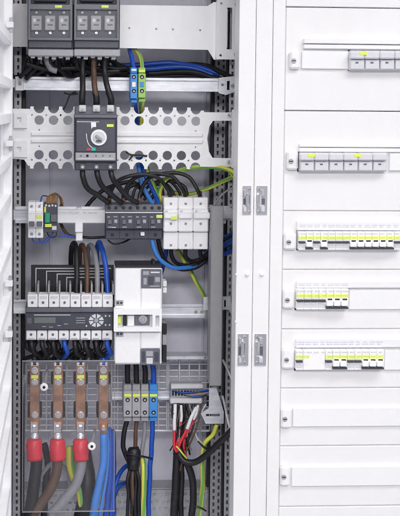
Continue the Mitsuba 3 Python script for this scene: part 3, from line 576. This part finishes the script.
# ------------------------------------------------------------------ grey duct
du = thing('wiring_duct', 'tall grey plastic wiring duct standing right of the devices', 'wiring duct')
part(du, 'cover', pb(210.6, 206, 222.6, 386, .17, .176, .002), 'duct_grey'); part(du, 'channel', pb(211, 206.6, 222.2, 385.6, .1762, .24, .001), 'duct_grey')

# ------------------------------------------------------------------ changeover controller
bd = thing('mimic_board', 'black board with white mimic lines behind the controller terminals', 'board')
part(bd, 'board', pb(31, 265, 114, 300, .30, .306, .001), 'black_plastic')
for i, (xa, ya) in enumerate(((36, 268), (46.5, 270.8), (57, 273.6), (66.5, 277))):
    part(bd, 'mimic_line', poly(Polygon([(xa, ya), (110.5 - i * 2, ya), (110.5 - i * 2, ya + .8), (xa + .8, ya + .8), (xa + .8, 297), (xa, 297)]), .2995, .0008), 'pale_plastic')
ct = thing('changeover_controller', 'grey changeover controller with a small display and star keypad', 'controller')
part(ct, 'body', pb(25.4, 305, 113.4, 333, .225, .30, .003), 'slate_light'); part(ct, 'shoulder', pb(25.4, 307.4, 113.4, 313, .214, .226, .003), 'slate_light'); part(ct, 'front', pb(25.2, 313.6, 113.2, 329.8, .205, .226, .0025), 'slate_plastic')
dsp = part(ct, 'display', pb(34.2, 317.4, 55.6, 323.2, .2038, .206, .0006), 'lcd'); part(ct, 'printed_line', pb(34, 314.6, 70.5, 315.4, .2043, .205, .0001), 'pale_plastic')
part(ct, 'printed_square', pb(27.2, 318, 31.6, 323.6, .2043, .205, .0001), 'slate_light')
for x, y in ((44, 326.6), (51, 327), (59, 325.6), (66, 324)): part(ct, 'print', pb(x - 2, y - .4, x + 2, y + .4, .2043, .205, .0001), 'grey_plastic')
for y in (318, 320.4, 322.8): part(ct, 'print', pb(76, y - .4, 85, y + .3, .2043, .205, .0001), 'grey_plastic')
for q in range(8):
    a0 = q * 45 + 3; pts = [(96.3 + r * math.cos(math.radians(a)), 320.6 + r * .86 * math.sin(math.radians(a))) for r, a in ((3.2, a0 + 6), (7.6, a0 + 2), (7.6, a0 + 37), (3.2, a0 + 33))]
    part(ct, 'key', poly(Polygon(pts), .2025, .003), 'pale_plastic')
part(ct, 'centre_key', pd(96.3, 320.6, 2.3, .202, .206, 18), 'grey_plastic', 30)
for x, y in ((86.4, 326), (105.6, 316), (105.6, 325), (109.6, 316), (109.6, 325)): part(ct, 'button', pd(x, y, .9, .2035, .206, 12), 'pale_plastic', 30)
for q in range(8):
    x0 = 27.4 + q * 10.75; x1 = x0 + 10.2
    t = part(ct, 'upper_terminal', pb(x0, 294.6, x1, 307.4, .212, .26, .0018), 'white_plastic'); part(t, 'terminal_screw', pd((x0 + x1) / 2 - .2, 302.6, 1.3, .2105, .213, 14), 'slate_light', 30); part(t, 'clamp', pb(x0 + 1.4, 296, x1 - 1.4, 299, .2112, .213, .0004), 'pale_plastic')
    part(ct, 'partition', pb(x1 + (-.6 if q == 7 else -.6), 284, x1 + 1.4, 294.8, .225, .29, .001), 'frosted')
    t = part(ct, 'lower_terminal', pb(x0 - 1.2 + q * .12, 330.4, x1 - 1.4 + q * .12, 340, .212, .26, .0018), 'white_plastic'); part(t, 'terminal_screw', pd((x0 + x1) / 2 - 1.4 + q * .12, 334.6, 1.3, .2105, .213, 14), 'slate_light', 30); part(t, 'clamp', pb(x0 + .6, 338, x1 - 3, 339.4, .2112, .213, .0002), 'bright_steel')
    cm = {3: 'blue_rubber', 7: 'blue_rubber'}.get(q, 'black_rubber'); cx = (x0 + x1) / 2 - 1
    cable('jumper_cable', f"{'blue' if 'blue' in cm else 'black'} jumper cable under the controller, {ORD[q]} from left", cm, 2.5, [(cx, 338, .235), (cx + .6, 346, .225), (cx + 2 + 1.5 * (q % 2), 352 + (q % 3), .23), (cx + 8 - 7 * (q % 2), 356, .26), (34.7 + 23 * (q // 2), 361, .28)], .24, 'jumper cables under the controller')
    if q > 1: cable('jumper_cable', f'black sloping cable behind the controller jumpers, {ORD[q - 2]} from left', 'black_rubber', 2.0, [(cx + 3, 340, .27), (cx + 1, 348, .26), (cx - 6, 353, .26), (cx - 11, 359, .28)], .26, 'sloping cables behind the controller jumpers')
for i, (m, nm, r, p) in enumerate((('black_rubber', 'black', 2.6, ((71, 276, .42), (71.5, 248, .36), (74, 243.6, .32), (76.5, 250, .29), (77, 270, .26), (76.5, 296, .24))), ('brown_rubber', 'brown', 2.4, ((80, 276, .42), (80, 250, .38), (82, 245, .34), (85, 252, .30), (87, 272, .26), (87, 296, .24))), ('grey_rubber', 'grey', 2.6, ((88, 276, .42), (88, 250, .38), (91, 245, .34), (94.5, 253, .3), (97, 272, .26), (97.6, 296, .24))), ('blue_rubber', 'blue', 2.6, ((97, 276, .42), (97, 248, .36), (99.5, 242.6, .32), (102.6, 251, .29), (106, 272, .26), (108.2, 296, .24))))):
    cable('supply_cable', f'{nm} supply cable arching out of the wall onto the controller terminals', m, r, p, .3, 'supply cables above the controller')
# left mounting arm of controller
r3 = din('mounting_rail', 'short galvanised rail stub at the left of the controller', 13.5, 299.5, 27.5, 312, .28)
part(r3, 'edge', pb(13.4, 310.2, 26.5, 313.6, .262, .28), 'white_coat')

# ------------------------------------------------------------------ white changeover switch
cs = thing('changeover_switch', 'large white changeover switch with dark corner windows and a clear handle frame', 'switch')
part(cs, 'body', pb(115, 268.4, 162, 364.5, .19, .30, .003), 'white_plastic'); part(cs, 'left_cover', pb(115.2, 268.8, 140.8, 309.4, .182, .191, .0025), 'white_plastic'); part(cs, 'right_cover', pb(141.4, 288.6, 161.8, 309.4, .182, .191, .0025), 'white_plastic')
part(cs, 'left_cover', pb(114.6, 331.6, 140.4, 363.6, .182, .191, .0025), 'white_plastic'); part(cs, 'right_cover', pb(141, 331.6, 161, 348.6, .182, .191, .0025), 'white_plastic')
part(cs, 'top_strip', pb(115.8, 265, 162, 268.2, .20, .29, .001), 'black_plastic'); part(cs, 'top_knob', pb(152, 260.4, 155.6, 265.2, .22, .26, .002), 'black_plastic')
w1 = part(cs, 'corner_window', pb(141.4, 269.4, 161.6, 288.2, .183, .191, .001), 'slate_light'); w2 = part(cs, 'corner_window', pb(140.4, 349.4, 160, 365, .183, .191, .001), 'slate_light')
for x0, y0, x1, y1, m in ((143, 271.2, 149, 275, 'grey_plastic'), (150.6, 271.6, 159.6, 273.2, 'pale_plastic'), (143.4, 278, 146.8, 284.6, 'grey_plastic'), (148.4, 276.4, 153.6, 284.8, 'slate_plastic'), (155, 277.2, 160, 282, 'grey_plastic'), (150, 285.6, 159.6, 286.8, 'grey_plastic')):
    part(w1, 'relief', pb(x0, y0, x1, y1, .1815, .183, .0004), m)
for x0, y0, x1, y1, m in ((142, 351.6, 145, 362, 'slate_plastic'), (146, 351, 153, 356.4, 'grey_plastic'), (154.4, 352, 158.6, 361.6, 'slate_plastic'), (146.4, 357.8, 152.8, 363.8, 'pale_plastic')):
    part(w2, 'relief', pb(x0, y0, x1, y1, .1815, .183, .0004), m)
for y in (300.2, 331.2): 
    tg = part(cs, 'printed_tag', pb(115.6, y, 123.4, y + 5.6, .1808, .182, .0003), 'grey_plastic'); part(tg, 'print', pb(116.6, y + 1.4, 119, y + 4, .1804, .181, .0001), 'slate_plastic'); part(tg, 'print', pb(120, y + 1.6, 122.4, y + 3.8, .1804, .181, .0001), 'slate_plastic')
part(cs, 'handle_frame', poly(sbox(114, 308.8, 161.6, 331.6).buffer(-.6).buffer(.6).difference(sbox(118, 314.6, 152.4, 327.4)).difference(sbox(155.4, 315.6, 159.4, 327)), .158, .026), 'white_plastic')
part(cs, 'recess_floor', pb(117.4, 314, 160, 328, .1795, .1815, .0003), 'pale_plastic')
part(cs, 'marker', pb(117.8, 316.6, 121, 323.4, .172, .1796, .0004), 'lime_label'); part(cs, 'slider', pb(123, 315.4, 126.8, 325.8, .166, .1796, .001), 'black_plastic'); part(cs, 'scale', pb(127.4, 316, 134.2, 325.8, .174, .1796, .0006), 'white_plastic'); part(cs, 'dial_plate', pb(134.6, 315, 149.6, 325.2, .172, .1796, .001), 'slate_light')
dk = part(cs, 'dial', pd(143, 319.6, 4.4, .166, .173, 26, .15), 'grey_plastic', 30); part(dk, 'knob', pd(143, 319.6, 2.4, .160, .167, 20, .2), 'bright_steel', 30)
part(cs, 'handle_bar', pb(123.4, 326.2, 149.6, 328.0, .1605, .18, .0008), 'pale_plastic')
part(cs, 'auxiliary_contact', pb(162.4, 323.4, 166.8, 334, .22, .28, .001), 'black_plastic'); part(cs, 'auxiliary_contact', pb(162.6, 334.4, 166.4, 345, .225, .28, .001), 'grey_plastic'); part(cs, 'auxiliary_contact', pb(162.4, 345.4, 166.6, 362.4, .22, .28, .001), 'black_plastic')
part(cs, 'side_plug', pb(163, 281, 166.8, 286.6, .23, .27, .001), 'white_plastic'); part(cs, 'side_plug', pb(163, 287.6, 166.8, 293, .23, .27, .001), 'white_plastic')
r4 = din('din_rail', 'short bright DIN rail between the white switch and the grey duct', 161.6, 304, 205, 318, .28)
screw(r4, 196, 312, 1.6, .283, 'dull_steel'); screw(r4, 201.5, 312, 1.3, .283, 'dull_steel')
part(r4, 'end_bracket', poly(Polygon([(203.5, 297), (230, 296.4), (231, 302), (238, 320), (235, 321), (229, 309.6), (203.5, 310.2)]).difference(sbox(208, 300, 210, 307)).difference(sbox(224, 300, 226, 307)), .255, .006), 'galvanised')
lb = thing('support_bar', 'thin light grey support bar above the wire mesh at right', 'support bar')
part(lb, 'bar', pb(163.5, 356.2, 208, 359.6, .30, .36, .001), 'galvanised'); screw(lb, 205, 357.9, 1.2, .30, 'dull_steel')

# ------------------------------------------------------------------ wire mesh tray
ms = thing('mesh_tray', 'galvanised wire mesh panel behind the busbars and terminals', 'mesh tray')
def rod(a, b, Y, r=.68, name='wire'): part(ms, name, sweep(np.linspace(at(*a, Y), at(*b, Y), 3), r * kk(Y), 6)[0], 'mesh_zinc', True)
for y in np.arange(358, 432, 6.1): rod((25, y), (209, y), .385)
for x in np.arange(26, 210, 10.2): rod((x, 355.5), (x, 431), .382)
for x in (111.5, 151, 167, 179.5): rod((x, 355.5), (x, 431), .379, .9)
rod((25, 430.5), (209, 430.5), .378, 1.3, 'edge_wire')

# ------------------------------------------------------------------ busbars and lugs
cxs = (34.7, 58.0, 80.6, 103.6)
bn = ('left', 'second', 'third', 'right')
for q, cx in enumerate(cxs):
    k = thing('copper_busbar', f'flat bolted copper busbar behind the clear cover, {("leftmost", "second from left", "third from left", "rightmost")[q]}', 'busbar', 'copper busbars behind the clear cover')
    part(k, 'bar', pb(cx - 4.9, 366, cx + 4.9, 430, .25, .257, .001), 'copper_bar')
    part(k, 'insulator', pb(cx - 7.2, 374.6, cx + 7.2, 384.6, .258, .30, .003), 'black_plastic'); part(k, 'insulator', pb(cx - 7, 404.6, cx + 7, 418, .258, .30, .003), 'black_plastic')
    part(k, 'marker', pb(cx - 3.6, 375.2, cx + 3.6, 378.6, .2475, .2502, .0004), 'lime_label'); 
    for y in (370.6, 382.4, 415.2):
        w = part(k, 'washer', pd(cx, y, 3.4, .247, .2505, 20), 'galvanised', 30); part(w, 'bolt_head', pd(cx, y, 2.3, .240, .2475, 6, .12), 'bright_steel')
    part(k, 'connector', pb(cx - 4.2, 362, cx + 4.2, 371, .251 + .001, .262, .002), 'galvanised')
    cable('tail_cable', f"{'blue' if q == 3 else 'black'} sleeved cable tail on top of the {bn[q]} busbar", 'blue_rubber' if q == 3 else 'black_rubber', 3.0, [(cx + .4, 352, .27), (cx, 358, .262), (cx, 365, .258)], .26, 'cable tails above the busbars')
lug_x = (34.6, 57.6, 80.8)
lc = ('black_rubber', 'brown_rubber', 'grey_rubber'); lnm = ('black', 'brown', 'grey')
paths = (((36.5, 456), (36, 470), (33, 492), (29, 518)), ((58, 456), (56.5, 470), (51, 488), (39, 506), (30, 520)), ((81.4, 456), (80.5, 470), (75, 486), (63, 501), (50, 516)))
sx = (34, 57.2, 80.4)
for q in range(3):
    x = sx[q]
    k = thing('main_cable', f'thick {lnm[q]} main cable with red sleeved lug, rising to the {bn[q]} busbar', 'cable', 'main cables with red sleeves')
    part(k, 'lug', pb(x - 3.9, 423.6, x + 4.1, 437.5, .243, .2498, .0015), 'bright_steel'); part(k, 'lug_bolt', pd(x + .2, 428.6, 2.3, .235, .2432, 6, .12), 'bright_steel')
    part(k, 'lug_barrel', tube([(x, 434, .24), (x + .3, 444, .238)], 4.0, .24, 14)[0], 'galvanised', True)
    C = spline([at(x + .2, 438.6, .238), at(x + .2, 444, .235), at(x + .4, 452, .232), at(x + 1, 460, .23)]); R = np.interp(np.linspace(0, 1, len(C)), [0, .12, .5, 1], [6.4, 7.5, 8.1, 7.6]) * kk(.235)
    rs = sweep(C, R, 26)[0]; rs.vertices += (meshkit.fbm(np.array(rs.vertices) * [90, 90, 150], 3, 9)[:, None] - .5) * np.array([.0065, .0065, .002]); part(k, 'red_sleeve', rs, 'red_rubber', True)
    part(k, 'insulation', tube([(a + (0), b, .23 - .005 * j) for j, (a, b) in enumerate(paths[q])], 5.9 if q == 0 else 5.0, .23, 16)[0], lc[q], True)
k = thing('main_cable', 'light blue main cable with a crimped lug on the right busbar', 'cable')
part(k, 'lug', pb(100, 424, 107.6, 436.5, .243, .2498, .0015), 'copper_bar'); part(k, 'lug_bolt', pd(103.7, 429, 2.5, .235, .2432, 6, .12), 'bright_steel')
part(k, 'insulation', tube([(103.8, 434, .238), (104, 446, .235), (102.6, 466, .23), (98, 488, .225), (92.5, 518, .22)], 3.7, .23, 14)[0], 'blue_bright', True)
for i, (m, r, p) in enumerate((('blue_rubber', 2.4, ((109, 428, .30), (110.5, 450, .29), (109.5, 480, .28), (105, 518, .28))), ('blue_rubber', 2.4, ((112.5, 430, .32), (114, 452, .31), (113, 484, .3), (110.5, 518, .3))), ('blue_rubber', 2.3, ((139, 458, .38), (131, 463, .37), (122, 470, .34), (115, 486, .31), (112, 518, .31))), ('blue_rubber', 2.3, ((137, 482, .38), (127, 483, .36), (119, 486, .34), (114.5, 496, .33), (114, 518, .32))), ('blue_bright', 1.8, ((107, 430, .28), (108, 460, .27), (104, 490, .26), (99, 518, .25))))):
    cable('blue_cable', ('dark blue cable just right of the light blue main cable', 'dark blue cable second right of the light blue main cable', 'blue cable looping left from the grey terminal bundle', 'lower blue loop beside the bundled cables', 'thin light blue cable beside the light blue main cable')[i], m, r, p, .3)
for i, (m, r, p) in enumerate((('black_rubber', 8.5, ((82, 448, .36), (85, 466, .34), (87, 488, .32), (82, 518, .32))), ('green_yellow', 4.2, ((69, 446, .34), (70, 460, .33), (73, 475, .33), (80, 492, .31), (84, 518, .31))), ('grey_rubber', 2.2, ((36, 505, .36), (40, 478, .36), (55, 462, .36), (68, 472, .36), (70, 492, .36))), ('black_rubber', 3.4, ((44, 444, .38), (48, 462, .38), (46, 482, .37), (44, 518, .36))))):
    cable(('sheathed_cable', 'earth_cable', 'grey_cable', 'black_cable')[i], ('very thick black sheathed cable behind the grey main cable', 'thick green and yellow earth cable behind the grey main cable', 'grey cable arching behind the red sleeved cables', 'black cable behind the brown main cable')[i], m, r, p, .34, n=16)

# clear cover
cv = thing('clear_cover', 'clear plastic cover sheet in front of the busbars and red sleeves', 'cover')
part(cv, 'sheet', pq(22.4, 361, 114.6, 511, .15), 'clear_sheet')
for x0, y0, x1, y1 in ((22, 360.7, 115, 361.4), (22.1, 361.4, 22.7, 511.4), (114.2, 361.4, 114.8, 511.4), (22, 511.4, 115, 512.1)):
    part(cv, 'edge_bead', pb(x0, y0, x1, y1, .149, .156, .0008), 'frosted')
for x, y in ((44, 387.4), (91.8, 446.6)):
    r = 4.0 if x in (44, 91.8) else 1.4
    s = part(cv, 'fixing', pd(x, y, r, .144, .1495, 22, .25), 'white_plastic', 40); part(s, 'fixing_core', pd(x, y, r * .36, .1425, .145, 14), 'dark_hole', 30)
    if r > 2: part(cv, 'standoff', tube([(x + .5, y - 1, .152), (x + 1.5, y - 8, .22), (x + 3, y - 17, .30)] , 1.4, .2)[0], 'grey_plastic', True)

# ------------------------------------------------------------------ lower terminal row
r5 = din('din_rail', 'narrow DIN rail under the lower grey terminals', 112, 391, 172, 400, .33)
tb = ((123.4, 132, 'grey'), (132.2, 140.6, 'grey'), (140.8, 149, 'grey'), (149.2, 158, 'blue'))
for q, (x0, x1, c) in enumerate(tb):
    term('lower_terminal', ('blue lower terminal block at the right end of its row' if c == 'blue' else f'grey lower terminal block with lime marker, {fh_l[q]} of three grey ones'), x0, x1, 384.6, 421.4, .265, 'blue_block' if c == 'blue' else 'grey_plastic', 395.4, (400, 412.6), 'lower terminal blocks', ('brown_wire', 'grey_plastic', 'brown_wire', 'blue_block')[q] if False else None, .335)
    m = 'blue_rubber' if c == 'blue' else 'black_rubber'
    cable('terminal_cable', f"{'blue' if c == 'blue' else 'black'} cable dropping from the white switch into lower terminal {('one', 'two', 'three', 'four')[q]} from left", m, 2.7, [(x0 + 4 - .2 * q, 362, .28), (x0 + 4.3, 372, .29), (x0 + 4.3, 387, .295)], .285, 'cables above the lower terminals')
for i, (m, nm, r, p) in enumerate((('black_rubber', 'black', 2.4, ((127, 420), (124.6, 432), (123, 446), (126, 454), (131, 468), (133, 490), (132, 518))), ('brown_rubber', 'brown', 2.0, ((136.4, 420), (135.4, 436), (135, 450), (136, 470), (135, 518))), ('grey_rubber', 'grey', 2.1, ((145, 420), (144.4, 434), (142, 450), (139.5, 470), (139, 518))), ('blue_rubber', 'blue', 2.4, ((152.6, 420), (152, 440), (150.4, 462), (149, 490), (148.6, 518))), ('green_yellow', 'green and yellow', 2.5, ((141, 455, .31), (143.6, 464, .29), (143.8, 490, .28), (143.4, 518, .28))))):
    cable('outgoing_cable', f'{nm} outgoing cable below the lower grey terminals', m, r, [(a[0], a[1], a[2] if len(a) > 2 else .30) for a in p], .30, 'outgoing cables below the lower terminals')
sh = thing('bundle_sheath', 'black tape wrapped round the cables below the grey terminals', 'cable sheath')
C = spline([at(133.6, 447, .295), at(134, 456, .29), at(133, 470, .285)]); R = np.interp(np.linspace(0, 1, len(C)), [0, .2, .8, 1], [4.6, 6.8, 6.2, 5.4]) * kk(.29)
tm = sweep(C, R, 20)[0]; tm.vertices += (meshkit.fbm(np.array(tm.vertices) * [60, 60, 160], 3, 4)[:, None] - .5) * np.array([.008, .008, .002]); part(sh, 'tape', tm, 'black_rubber', True)
tr2 = np.random.RandomState(3)
for q, x0 in enumerate((127.6, 130.4, 133.2, 136.2, 139)):
    cable('bundled_cable', f'dark cable leaving the taped bundle below the grey terminals, {ORD[q]} from left', ('black_rubber', 'black_rubber', 'brown_rubber', 'black_rubber', 'black_rubber')[q], 1.75,
          [(133 + (x0 - 133) * .4, 466, .287), (x0 + tr2.uniform(-1, 1), 480, .28 + .008 * (q % 2)), (x0 + tr2.uniform(-1.5, 1.5), 498, .285), (x0 + tr2.uniform(-2, 2), 520, .29)], .285, 'dark cables below the taped bundle')
part(sh, 'tie', tube([(124, 452.5, .27), (134, 454.5, .255), (152, 459, .28)], 1.0, .27)[0], 'black_plastic', True)

# ------------------------------------------------------------------ right terminal comb and its wires
cb = thing('terminal_strip', 'grey terminal strip crowded with thin wires at the lower right', 'terminal strip')
part(cb, 'base', pb(170.6, 384.6, 203, 403.4, .30, .34, .002), 'grey_plastic'); part(cb, 'lower_lip', pb(170.2, 398.4, 202, 403.6, .28, .30, .002), 'pale_plastic'); part(cb, 'upper_lip', pb(171, 384.4, 203.4, 389, .285, .30, .002), 'pale_plastic')
for q in range(10):
    part(cb, 'slot', pb(172 + q * 3, 390.4, 173.8 + q * 3, 395.6, .2985, .3005, .0003), 'dark_hole')
    cable('comb_wire', f"thin {('blue', 'black', 'grey', 'brown')[q % 4]} wire lying over the terminal strip, {ORD[q]} from left", ('blue_rubber', 'black_rubber', 'grey_rubber', 'brown_wire')[q % 4], .65, [(173 + q * 3, 393, .298), (174 + q * 3, 391 + (q % 4), .285), (183 + q * 2.2, 392.6 + (q % 5) * .9, .272), (200 + q * .6, 391 + (q % 5), .27), (212, 389 + (q % 4), .255)], .28, 'thin wires over the terminal strip', 'wire', 6)
br = thing('duct_bracket', 'sloping galvanised bracket below the grey duct', 'bracket')
part(br, 'plate', poly(Polygon([(209, 388), (216, 386.5), (224, 412), (224, 424), (206, 424), (201, 414), (209, 408)]).difference(sbox(206, 414, 220, 416.4)), .22, .006), 'galvanised')
for i, (m, r, p, lab) in enumerate((('black_rubber', 4.2, ((177.5, 402), (178, 430), (176.5, 470), (174, 518)), 'thick black cable bundle dropping from the terminal strip'), ('black_rubber', 2.6, ((184, 402), (183.4, 430), (182, 460), (181, 518)), 'black cable beside the thick bundle under the terminal strip'), ('black_rubber', 3.5, ((187, 462, .27), (191, 474, .27), (193.4, 492, .27), (191.4, 518, .27)), 'black cable bending down from the cable knot at the lower right'),
        ('black_rubber', 3.2, ((178, 452, .26), (184, 461, .25), (194, 462.6, .24), (206, 455, .22), (220, 442, .18), (234, 428, .12), (242, 420, .08)), 'thick black cable rising right to the door post'), ('black_rubber', 1.1, ((187, 404), (189, 425), (186, 440), (182, 452)), 'thin black wire from the terminal strip to the cable knot'), ('black_rubber', .9, ((192, 404), (190, 420), (188, 436), (183, 447)), 'second thin black wire from the terminal strip to the cable knot'),
        ('green_yellow', 2.3, ((217, 424, .25), (213.5, 434, .26), (205, 443, .27), (202.4, 458, .28), (202.6, 486, .28), (199, 518, .28)), 'green and yellow earth cable curving down from the duct bracket'), ('green_yellow', 1.0, ((176, 446, .24), (182, 452, .235), (187, 458, .24)), 'thin green and yellow wire in the cable knot'), ('white_rubber', .8, ((206, 404), (200, 415), (195.6, 432), (199, 441), (206, 445)), 'thin white wire looping right of the terminal strip'), ('grey_rubber', .7, ((203, 404), (203, 420), (200, 434), (203, 443)), 'thin grey wire hanging right of the terminal strip'))):
    cable(('earth_cable' if 'green' in m else 'wire' if r < 1.3 else 'black_cable'), lab, m, r, [(a[0], a[1], a[2] if len(a) > 2 else .29) for a in p], .28, cat='wire' if r < 1.3 else 'cable')
for i, (p, lab) in enumerate((([(174.6, 413), (174.2, 428), (174.8, 446), (178, 453)], 'red cable with white end sleeve, left of the pair'), ([(192.6, 415), (187, 429), (179.4, 445), (178.6, 452), (186, 460), (190, 463)], 'red cable with white end sleeve, slanting to the cable knot'))):
    k = cable('red_cable', lab, 'red_rubber', 1.5, [(a, b, .262) for a, b in p], .262, 'red cables under the terminal strip')
    e = ([(174.6, 430, .26), (174.8, 414, .262), (175, 404, .27)], [(187, 429, .258), (191, 418, .26), (196.5, 407, .27)])[i]; part(k, 'white_sleeve', tube(e, 1.8, .26)[0], 'white_rubber', True)
cable('cable_tie', 'black cable tie round the thin wires by the earth cable', 'black_plastic', 1.0, [(198, 441, .262), (203, 446, .258), (208, 449, .262)], .26, cat='cable tie')
cable('cable_tie', 'black cable tie near the foot of the earth cable', 'black_plastic', .9, [(194, 506, .262), (200, 508, .258), (206, 511, .262)], .26, cat='cable tie')
for i, (a, b, lab) in enumerate((((223, 360, .30), (238, 392, .03), 'upper slanting bright stay strip beside the door post'), ((222.5, 396, .30), (236.5, 458, .03), 'lower slanting bright stay strip beside the door post'))):
    P = np.linspace(at(*a), at(*b), 4); one('stay_strip', lab, 'stay', sweep(P, .9 * kk(.1), 6, 0, 1.4)[0], 'white_paint', True, 'slanting stay strips')

tr = np.random.RandomState(5)
for i in range(12):
    x0 = 173 + i * 2.6 + tr.uniform(-.8, .8); xe = 181 + tr.uniform(-6, 8); ye = 446 + tr.uniform(-8, 14)
    cable('wire', f'thin dark wire in the tangle under the terminal strip, {ORD[i]} from left at its top', ('black_rubber', 'black_rubber', 'grey_rubber', 'brown_rubber')[i % 4], tr.uniform(.6, 1.0),
          [(x0, 404, .285), (x0 + tr.uniform(-3, 3), 416, .275), ((x0 + xe) / 2 + tr.uniform(-5, 5), 430, .265), (xe, ye, .27), (xe + tr.uniform(-8, 6), ye + 12, .285)], .28, 'thin dark wires under the terminal strip', 'wire', 6)
for i, p in enumerate((((181, 405), (181.6, 416), (180, 430), (177, 446), (180, 455)), ((198, 405), (196, 414), (190, 428), (184, 442), (186, 457)))):
    k = cable('red_cable', ('thin red cable with white end behind the red pair', 'thin red cable with white end right of the red pair')[i], 'red_rubber', 1.1, [(a, b, .268) for a, b in p], .268)
    part(k, 'white_sleeve', tube([(p[0][0], p[0][1], .268), (p[1][0], p[1][1], .267), (p[1][0] * .6 + p[2][0] * .4, p[1][1] * .6 + p[2][1] * .4, .266)], 1.35, .268)[0], 'white_rubber', True)
for i in range(9):
    x0 = 29 + i * 9.2 + tr.uniform(-2, 2)
    cable('black_cable', f'black cable in the crowded bundle below the controller, {ORD[i]} from left at its top', 'black_rubber', tr.uniform(1.8, 2.6),
          [(x0, 341, .26), (x0 + tr.uniform(-4, 4), 348, .25), (x0 + tr.uniform(-9, 9), 354, .27), (x0 + tr.uniform(-14, 14), 359, .30)], .27, 'crowded black cables below the controller')
for i in range(5):
    x0 = 146 + i * 6
    cable('black_cable', f'black cable weaving behind the arching loops above the middle rail, {ORD[i]} from left', 'black_rubber', tr.uniform(1.4, 2.0),
          [(x0 - 20, 200, .30), (x0 - 14 + tr.uniform(-4, 4), 188, .31), (x0 + tr.uniform(-3, 3), 180 + tr.uniform(-3, 4), .32), (x0 + 14, 186 + tr.uniform(-3, 5), .31), (x0 + 18, 199, .30)], .3, 'weaving black cables above the middle rail')
for i, p in enumerate((((208, 258, .34), (220, 256, .3), (232, 250, .26), (240, 244, .2)), ((203, 250, .36), (216, 240, .33), (228, 236, .28), (240, 228, .2)))):
    cable('dark_blue_cable', ('lower dark blue cable leaving right behind the duct', 'upper dark blue cable leaving right behind the duct')[i], 'blue_rubber', 2.4, p, .3)
